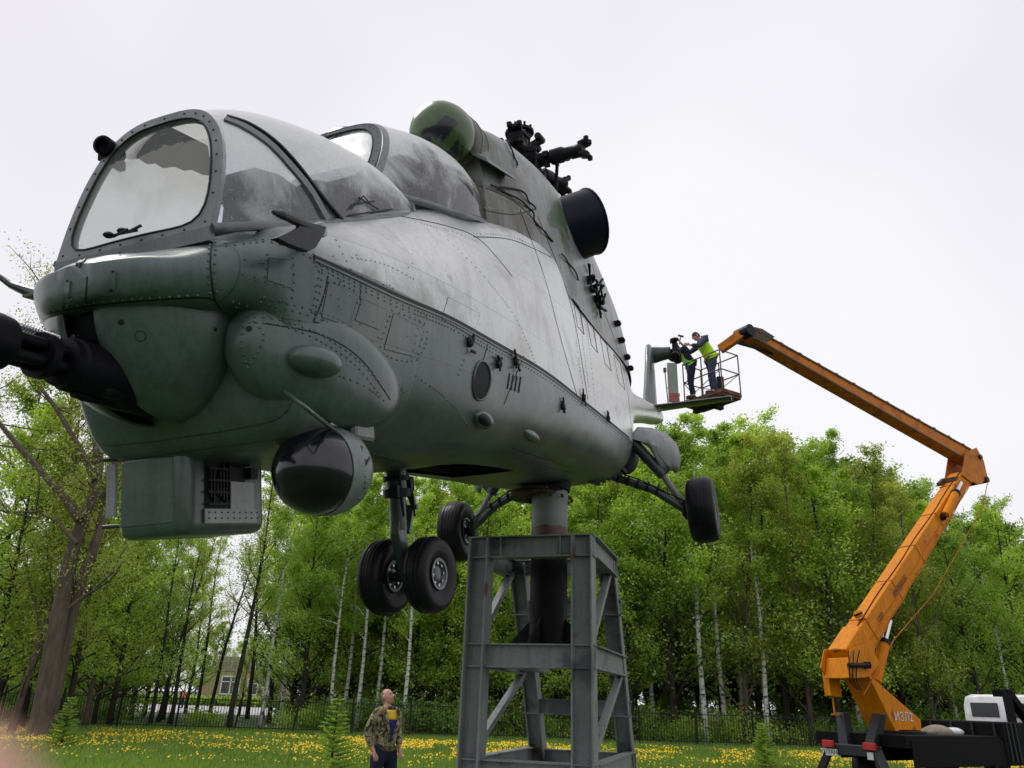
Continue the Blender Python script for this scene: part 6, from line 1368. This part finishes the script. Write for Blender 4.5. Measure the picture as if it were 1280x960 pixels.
# ================================================================== PEOPLE
def skin_mesh(name, chains, m, parent, sub=2, root=0):
    """chains: list of [(pos, radius), ...]; a chain may start at an existing point to branch"""
    bm = bmesh.new(); lay = bm.verts.layers.skin.verify(); pts = {}; 
    def vert(p, r):
        k = tuple(round(c, 4) for c in p)
        if k not in pts: v = bm.verts.new(p); v[lay].radius = (r, r) if not isinstance(r, tuple) else r; pts[k] = v
        return pts[k]
    for ch in chains:
        pv = None
        for p, r in ch:
            v = vert(p, r)
            if pv is not None and pv != v and not bm.edges.get((pv, v)): bm.edges.new((pv, v))
            pv = v
    bm.verts.ensure_lookup_table(); bm.verts[root][lay].use_root = True; me = bpy.data.meshes.new(name); bm.to_mesh(me); bm.free(); me.materials.append(m)
    o = bpy.data.objects.new(name, me); COL.objects.link(o); o.parent = parent; s = o.modifiers.new('skin', 'SKIN'); s.use_smooth_shade = True; s.use_x_symmetry = False
    d = o.modifiers.new('sub', 'SUBSURF'); d.levels = sub; d.render_levels = sub
    return o
def person(name, loc, face, J, cols, label, scale=1.0, head_dir=Vector((1, 0, .0)), vest=None, group=None, bald=False, cap=None, hands=True, collar=None):
    """joints in a frame with x = where the person faces, y = left, z = up"""
    e = empty(name, loc, rz=face, label=label, cat='person', group=group); e.scale = (scale,)*3
    V = {k: Vector(v) for k, v in J.items()}
    def mid(a, b, t): return V[a].lerp(V[b], t)
    body = []
    body.append([(V['pelvis'], (.11, .085)), (V['waist'], (.10, .08)), (V['chest'], (.13, .095)), (V['neck'], (.06, .06)), (V['neck']+(V['head']-V['neck'])*.45, (.055, .055))])
    for s in ('l', 'r'):
        body.append([(V['pelvis'], (.11, .085)), (V['hip_'+s], .07), (V['knee_'+s], .052), (mid('knee_'+s, 'ank_'+s, .4), .048), (V['ank_'+s], .042), (V['toe_'+s], .036)])
        hd = (V['hand_'+s]-V['elb_'+s]).normalized()
        body.append([(V['chest'], (.13, .095)), (V['sh_'+s], .052), (V['elb_'+s], .044), (mid('elb_'+s, 'hand_'+s, .45), .040), (V['hand_'+s]-hd*.02, .027), (V['hand_'+s]+hd*.05, (.036, .022))])
        if hands:
            wv = hd.cross(Vector((1, 0, 0))); wv = wv.normalized() if wv.length > .1 else Vector((0, 1, 0)); palm = V['hand_'+s]+hd*.05; curl = hd.cross(wv)
            for k, ln in enumerate((.062, .072, .068, .052)): a = palm+hd*.035+wv*((k-1.5)*.019); body.append([(palm, (.036, .022)), (a, .010), (a+hd*ln*.5+curl*.008, .009), (a+hd*ln*.85+curl*.03, .007)])
            a = V['hand_'+s]+hd*.015+wv*.03; body.append([(palm, (.036, .022)), (a+wv*.012, .011), (a+wv*.022+hd*.04, .009)])
    bo = skin_mesh('body', body, M['skin'], e, 1)
    # head, ears, nose, hair
    hc = V['head']; f = head_dir.normalized(); up = (V['head']-V['neck']).normalized(); up = (up - f*up.dot(f)).normalized() if abs(up.dot(f)) < .98 else Vector((0, 0, 1)); sd = up.cross(f)
    mb = MB(); mb.ellipsoid(hc, (.095, .074, .115), 24, 16, (f, sd, up)); 
    vs = []
    for v in mb.v:
        d = Vector(v)-hc; a, b_, c = d.dot(f), d.dot(sd), d.dot(up)
        if c < -.02: b_ *= 1-.28*min(1, (-c-.02)/.09); a += .012*min(1, (-c-.02)/.07) if a > 0 else 0
        if a > .06 and abs(c) < .02: a -= .006
        vs.append(tuple(hc+f*a+sd*b_+up*c))
    mb.v = vs; hd_ = mb.build('head', M['skin'], e, 60)
    mb = MB(); mb.add([tuple(hc+f*.088+up*.02), tuple(hc+f*.088-up*.028+sd*.020), tuple(hc+f*.088-up*.028-sd*.020), tuple(hc+f*.130-up*.022)], [(0, 1, 3), (0, 3, 2), (1, 2, 3)]); mb.build('nose', M['skin'], hd_, 30)
    for s in (-1, 1): mb = MB(); mb.ellipsoid(hc+sd*(.072*s)-f*.005, (.024, .014, .036), 10, 6, (f, sd, up)); mb.build('ear', M['skin'], hd_, 60); mb = MB(); mb.ellipsoid(hc+sd*(.030*s)+f*.083+up*.012, (.010, .016, .009), 8, 6, (f, sd, up)); mb.build('eye', M['ink'], hd_, 60)
    mb = MB(); mb.ellipsoid(hc+f*.086-up*.056, (.010, .026, .007), 8, 4, (f, sd, up)); mb.build('mouth', M['pinkred'], hd_, 60)
    mb = MB(); rows = []; t0 = .95 if not bald else 1.55
    for i in range(9):
        row = []
        for k in range(24):
            a = 2*PI*k/24; front = max(0, math.cos(a)); t = (i/8)*(PI*.62-front*t0*(.72 if not bald else 1.0)); t = max(t, .02)
            row.append(hc - f*.006 + f*(.101*math.sin(t)*math.cos(a)) + sd*(.081*math.sin(t)*math.sin(a)) + up*(.121*math.cos(t)))
        rows.append(row)
    if not bald: mb.grid(rows, closed=True); mb.build('hair', M[cols.get('hair', 'hair')], hd_, 60)
    else:   # cropped grey hair round the back and sides
        mb = MB(); rows = []
        for i in range(6):
            row = []
            for k in range(17):
                a = PI*.5 + PI*k/16; t = PI*(.30+.32*i/5); row.append(hc + f*(.099*math.sin(t)*math.cos(a)) + sd*(.078*math.sin(t)*math.sin(a)) + up*(.119*math.cos(t)))
            rows.append(row)
        mb.grid(rows); mb.build('hair', M['greyhair'], hd_, 60, recalc=False)
    # trousers, jacket, shoes
    tr = [[(V['waist']-Vector((0, 0, .02)), (.155, .125)), (V['pelvis'], (.175, .15))]]
    for s in ('l', 'r'): tr.append([(V['pelvis'], (.175, .15)), (V['hip_'+s]-Vector((0, 0, .02)), .125), (mid('hip_'+s, 'knee_'+s, .5), .096), (V['knee_'+s], .080), (mid('knee_'+s, 'ank_'+s, .5), .074), (V['ank_'+s]+Vector((0, 0, .01)), .066)])
    skin_mesh('trousers', tr, M[cols['legs']], e, 2, root=1)
    ja = [[(V['pelvis']-Vector((0, 0, .05)), (.185, .15)), (V['pelvis']+Vector((0, 0, .05)), (.185, .15)), (V['waist'], (.17, .135)), (V['chest'], (.185, .14)), (V['neck']-Vector((0, 0, .01)), (.082, .078))]]
    for s in ('l', 'r'): hd = (V['hand_'+s]-V['elb_'+s]).normalized(); ja.append([(V['chest'], (.185, .14)), (V['sh_'+s], .088), (mid('sh_'+s, 'elb_'+s, .55), .072), (V['elb_'+s], .066), (mid('elb_'+s, 'hand_'+s, .5), .060), (V['hand_'+s]-hd*.035, .046)])
    skin_mesh('jacket', ja, M[cols['top']], e, 2, root=2)
    if vest:
        ve = [[(V['pelvis']+Vector((0, 0, .05)), (.19, .155)), (V['waist'], (.186, .15)), (V['chest'], (.203, .155)), (V['chest'].lerp(V['neck'], .55), (.15, .12))]]
        skin_mesh('hi_vis_vest', ve, M[vest], e, 2, root=1)
    for s in ('l', 'r'):
        d = (V['toe_'+s]-V['ank_'+s]); d.z = 0; d.normalize(); b_ = Vector((V['ank_'+s].x, V['ank_'+s].y, V['ank_'+s].z-.045)); mb = MB(); x = d; y = Vector((-d.y, d.x, 0)); mb.ellipsoid(b_+x*.07, (.145, .052, .05), 16, 8, (x, y, Vector((0, 0, 1)))); mb.box(b_+x*.07-Vector((0, 0, .035)), (.26, .09, .02), (x, y, Vector((0, 0, 1)))); mb.build('shoe', M['shoe'], e, 60)
    return e, bo
M['greyhair'] = mat('cropped grey hair', (.22, .17, .14), (.15, .12, .10), 60, .8, 0, .4)
STANDJ = dict(pelvis=(0, 0, .96), waist=(0, 0, 1.12), chest=(.01, 0, 1.34), neck=(.0, 0, 1.52), head=(.02, 0, 1.64), hip_l=(0, .10, .90), knee_l=(.02, .12, .50), ank_l=(-.02, .13, .09), toe_l=(.13, .15, .04), hip_r=(0, -.10, .90), knee_r=(.02, -.12, .50), ank_r=(-.02, -.13, .09), toe_r=(.13, -.15, .04),
 sh_l=(0, .20, 1.44), elb_l=(-.05, .29, 1.17), hand_l=(.08, .25, .95), sh_r=(0, -.20, 1.44), elb_r=(-.06, -.29, 1.17), hand_r=(.06, -.25, .94))
J = dict(STANDJ); J.update(head=(-.03, 0, 1.635), neck=(-.01, 0, 1.52), sh_l=(0, .165, 1.43), sh_r=(0, -.165, 1.43), elb_l=(-.06, .235, 1.18), elb_r=(-.08, -.25, 1.18), hand_l=(.09, .20, .97), hand_r=(.05, -.20, .95), knee_l=(.02, .15, .5), ank_l=(-.02, .19, .09), toe_l=(.13, .21, .04))
mp_ = at(481, 926, y=12.0)
man, mbod = person('person', (mp_.x, 12.0, 0), rad(-50), J, dict(top='camo', legs='navy'), 'bald man in open camouflage jacket and dark blue trousers looking up at the helicopter', scale=1.005, head_dir=Vector((.80, .38, .42)), bald=True)
# open jacket front: zip top and collar
mb = MB(); yv = .0
def shirt(z0, z1, w0, w1, x0, x1, name, m, parent):
    mb = MB(); rows = []
    for i in range(5):
        t = i/4; w = w0+(w1-w0)*t; z = z0+(z1-z0)*t; x = x0+(x1-x0)*t; rows.append([Vector((x - abs(k/4)**2*.03, w*k/4, z)) for k in range(-4, 5)])
    mb.grid(rows); mb.build(name, m, parent, 60, recalc=False, solid=.01)
shirt(1.06, 1.345, .012, .085, .150, .172, 'blue_pullover', M['bluecloth'], man); shirt(1.347, 1.47, .085, .095, .173, .118, 'yellow_pullover_yoke', M['yellowcloth'], man)
mb = MB(); mb.lathe([(.085, 1.44), (.078, 1.49), (.070, 1.515), (.060, 1.50)], (0, 0, 0), (0, 0, 1), 20); mb.build('pullover_collar', M['navy'], man, 60)
for s in (-1, 1): mb = MB(); mb.tube([(.155, s*.02, 1.04), (.178, s*.06, 1.22), (.17, s*.10, 1.38), (.10, s*.11, 1.49)], [.012, .018, .022, .02], 8); mb.build('jacket_lapel', M['camo'], man, 60)
# worker in front (bending over with the hammer)
feet = (Q[1]+Q[2])/2*.45 + (Q[0]+Q[3])/2*.55 + TRK
fz = zf
wf = at(892, 486, y=16.95)
J = dict(STANDJ); J.update(waist=(.06, 0, 1.12), chest=(.17, 0, 1.32), neck=(.27, 0, 1.47), head=(.35, 0, 1.56), sh_l=(.20, .19, 1.42), sh_r=(.20, -.19, 1.42), elb_r=(.45, -.24, 1.22), hand_r=(.66, -.16, 1.40), elb_l=(.38, .26, 1.18), hand_l=(.60, .20, 1.22),
 knee_l=(.10, .13, .50), knee_r=(-.06, -.14, .49), ank_r=(-.14, -.15, .09), toe_r=(.0, -.16, .04), ank_l=(.06, .14, .09), toe_l=(.20, .15, .04))
wk1, _ = person('person', (wf.x, 16.95, fz+.0), rad(180+6), J, dict(top='denim', legs='denim'), 'worker in yellow vest and blue overalls raising a small hammer in the basket', head_dir=Vector((.9, 0, -.42)), vest='hiviz')
# hammer
hw = wk1.matrix_basis @ Vector(J['hand_r']) if False else Matrix.Translation(wk1.location) @ Matrix.Rotation(rad(186), 4, 'Z') @ (Vector(J['hand_r'])+Vector((.06, 0, .02)))
ht = at(851, 420, y=hw.y)
he = empty('hammer', hw, label='small hammer held up by the worker in the yellow vest', cat='hammer'); mb = MB(); mb.tube([Vector((0, 0, 0))-(ht-hw)*.15, ht-hw], .013, 8); mb.build('handle', M['wood'], he); mb = MB(); d = (ht-hw).normalized(); x = d.orthogonal().normalized(); x = Vector((1, 0, 0)) - d*d.x; x.normalize(); mb.beam((ht-hw)-x*.07, (ht-hw)+x*.07, .035, .035); mb.build('hammer_head', M['rotor'], he, 0)
J = dict(STANDJ); J.update(waist=(.06, 0, 1.10), chest=(.16, 0, 1.28), neck=(.26, 0, 1.42), head=(.35, 0, 1.47), sh_l=(.19, .19, 1.38), sh_r=(.19, -.19, 1.38), elb_r=(.42, -.22, 1.22), hand_r=(.60, -.12, 1.34), elb_l=(.40, .22, 1.2), hand_l=(.60, .12, 1.30), knee_l=(.06, .12, .5), knee_r=(.02, -.12, .5))
wf2 = at(866, 493, y=17.25)
wk2, _ = person('person', (wf2.x, 17.25, fz+.0), rad(180-10), J, dict(top='darkcloth', legs='navy'), 'worker in dark clothes and green vest reaching to the tail rotor hub', head_dir=Vector((.85, 0, -.2)), vest='hivizgreen', scale=.95)
# walker far away
pf = at(229, 884, y=84); J = dict(STANDJ)
far, _ = person('person', (at(229, 874, y=84).x, 84, 0), rad(180), J, dict(top='hiorange', legs='navy'), 'distant walker in orange jacket crossing the pale pavement', hands=False)

# fingertip of the photographer at the edge of the lens, out of focus
fe = empty('finger', CAM + FWD*.030 - RIGHT*.0245 - UP*.0193, label='pink fingertip of the photographer, blurred, in the lower left corner', cat='finger')
M['fingerskin'] = mat('finger skin', (.62, .34, .27), (.55, .29, .23), 90, .5)
mb = MB(); d1 = (UP*.9 + RIGHT*.22).normalized(); prof_ = [(.0, .0062), (.0022, .0056), (.0042, .0040), (.0056, .0018), (.0062, -.001), (.0066, -.008), (.0068, -.016), (.0074, -.022), (.0070, -.032), (.0076, -.05)]
mb.lathe([(r, h) for r, h in prof_], (0, 0, 0), d1, 28); fo = mb.build('body', M['fingerskin'], fe, 60)
mb = MB(); mb.lathe([(.0, .0003), (.0025, .0), (.0045, -.0009), (.0047, -.0013)], FWD*.0058 - d1*.0015, FWD, 18); mb.build('fingernail', M['fingerskin'], fe, 60)
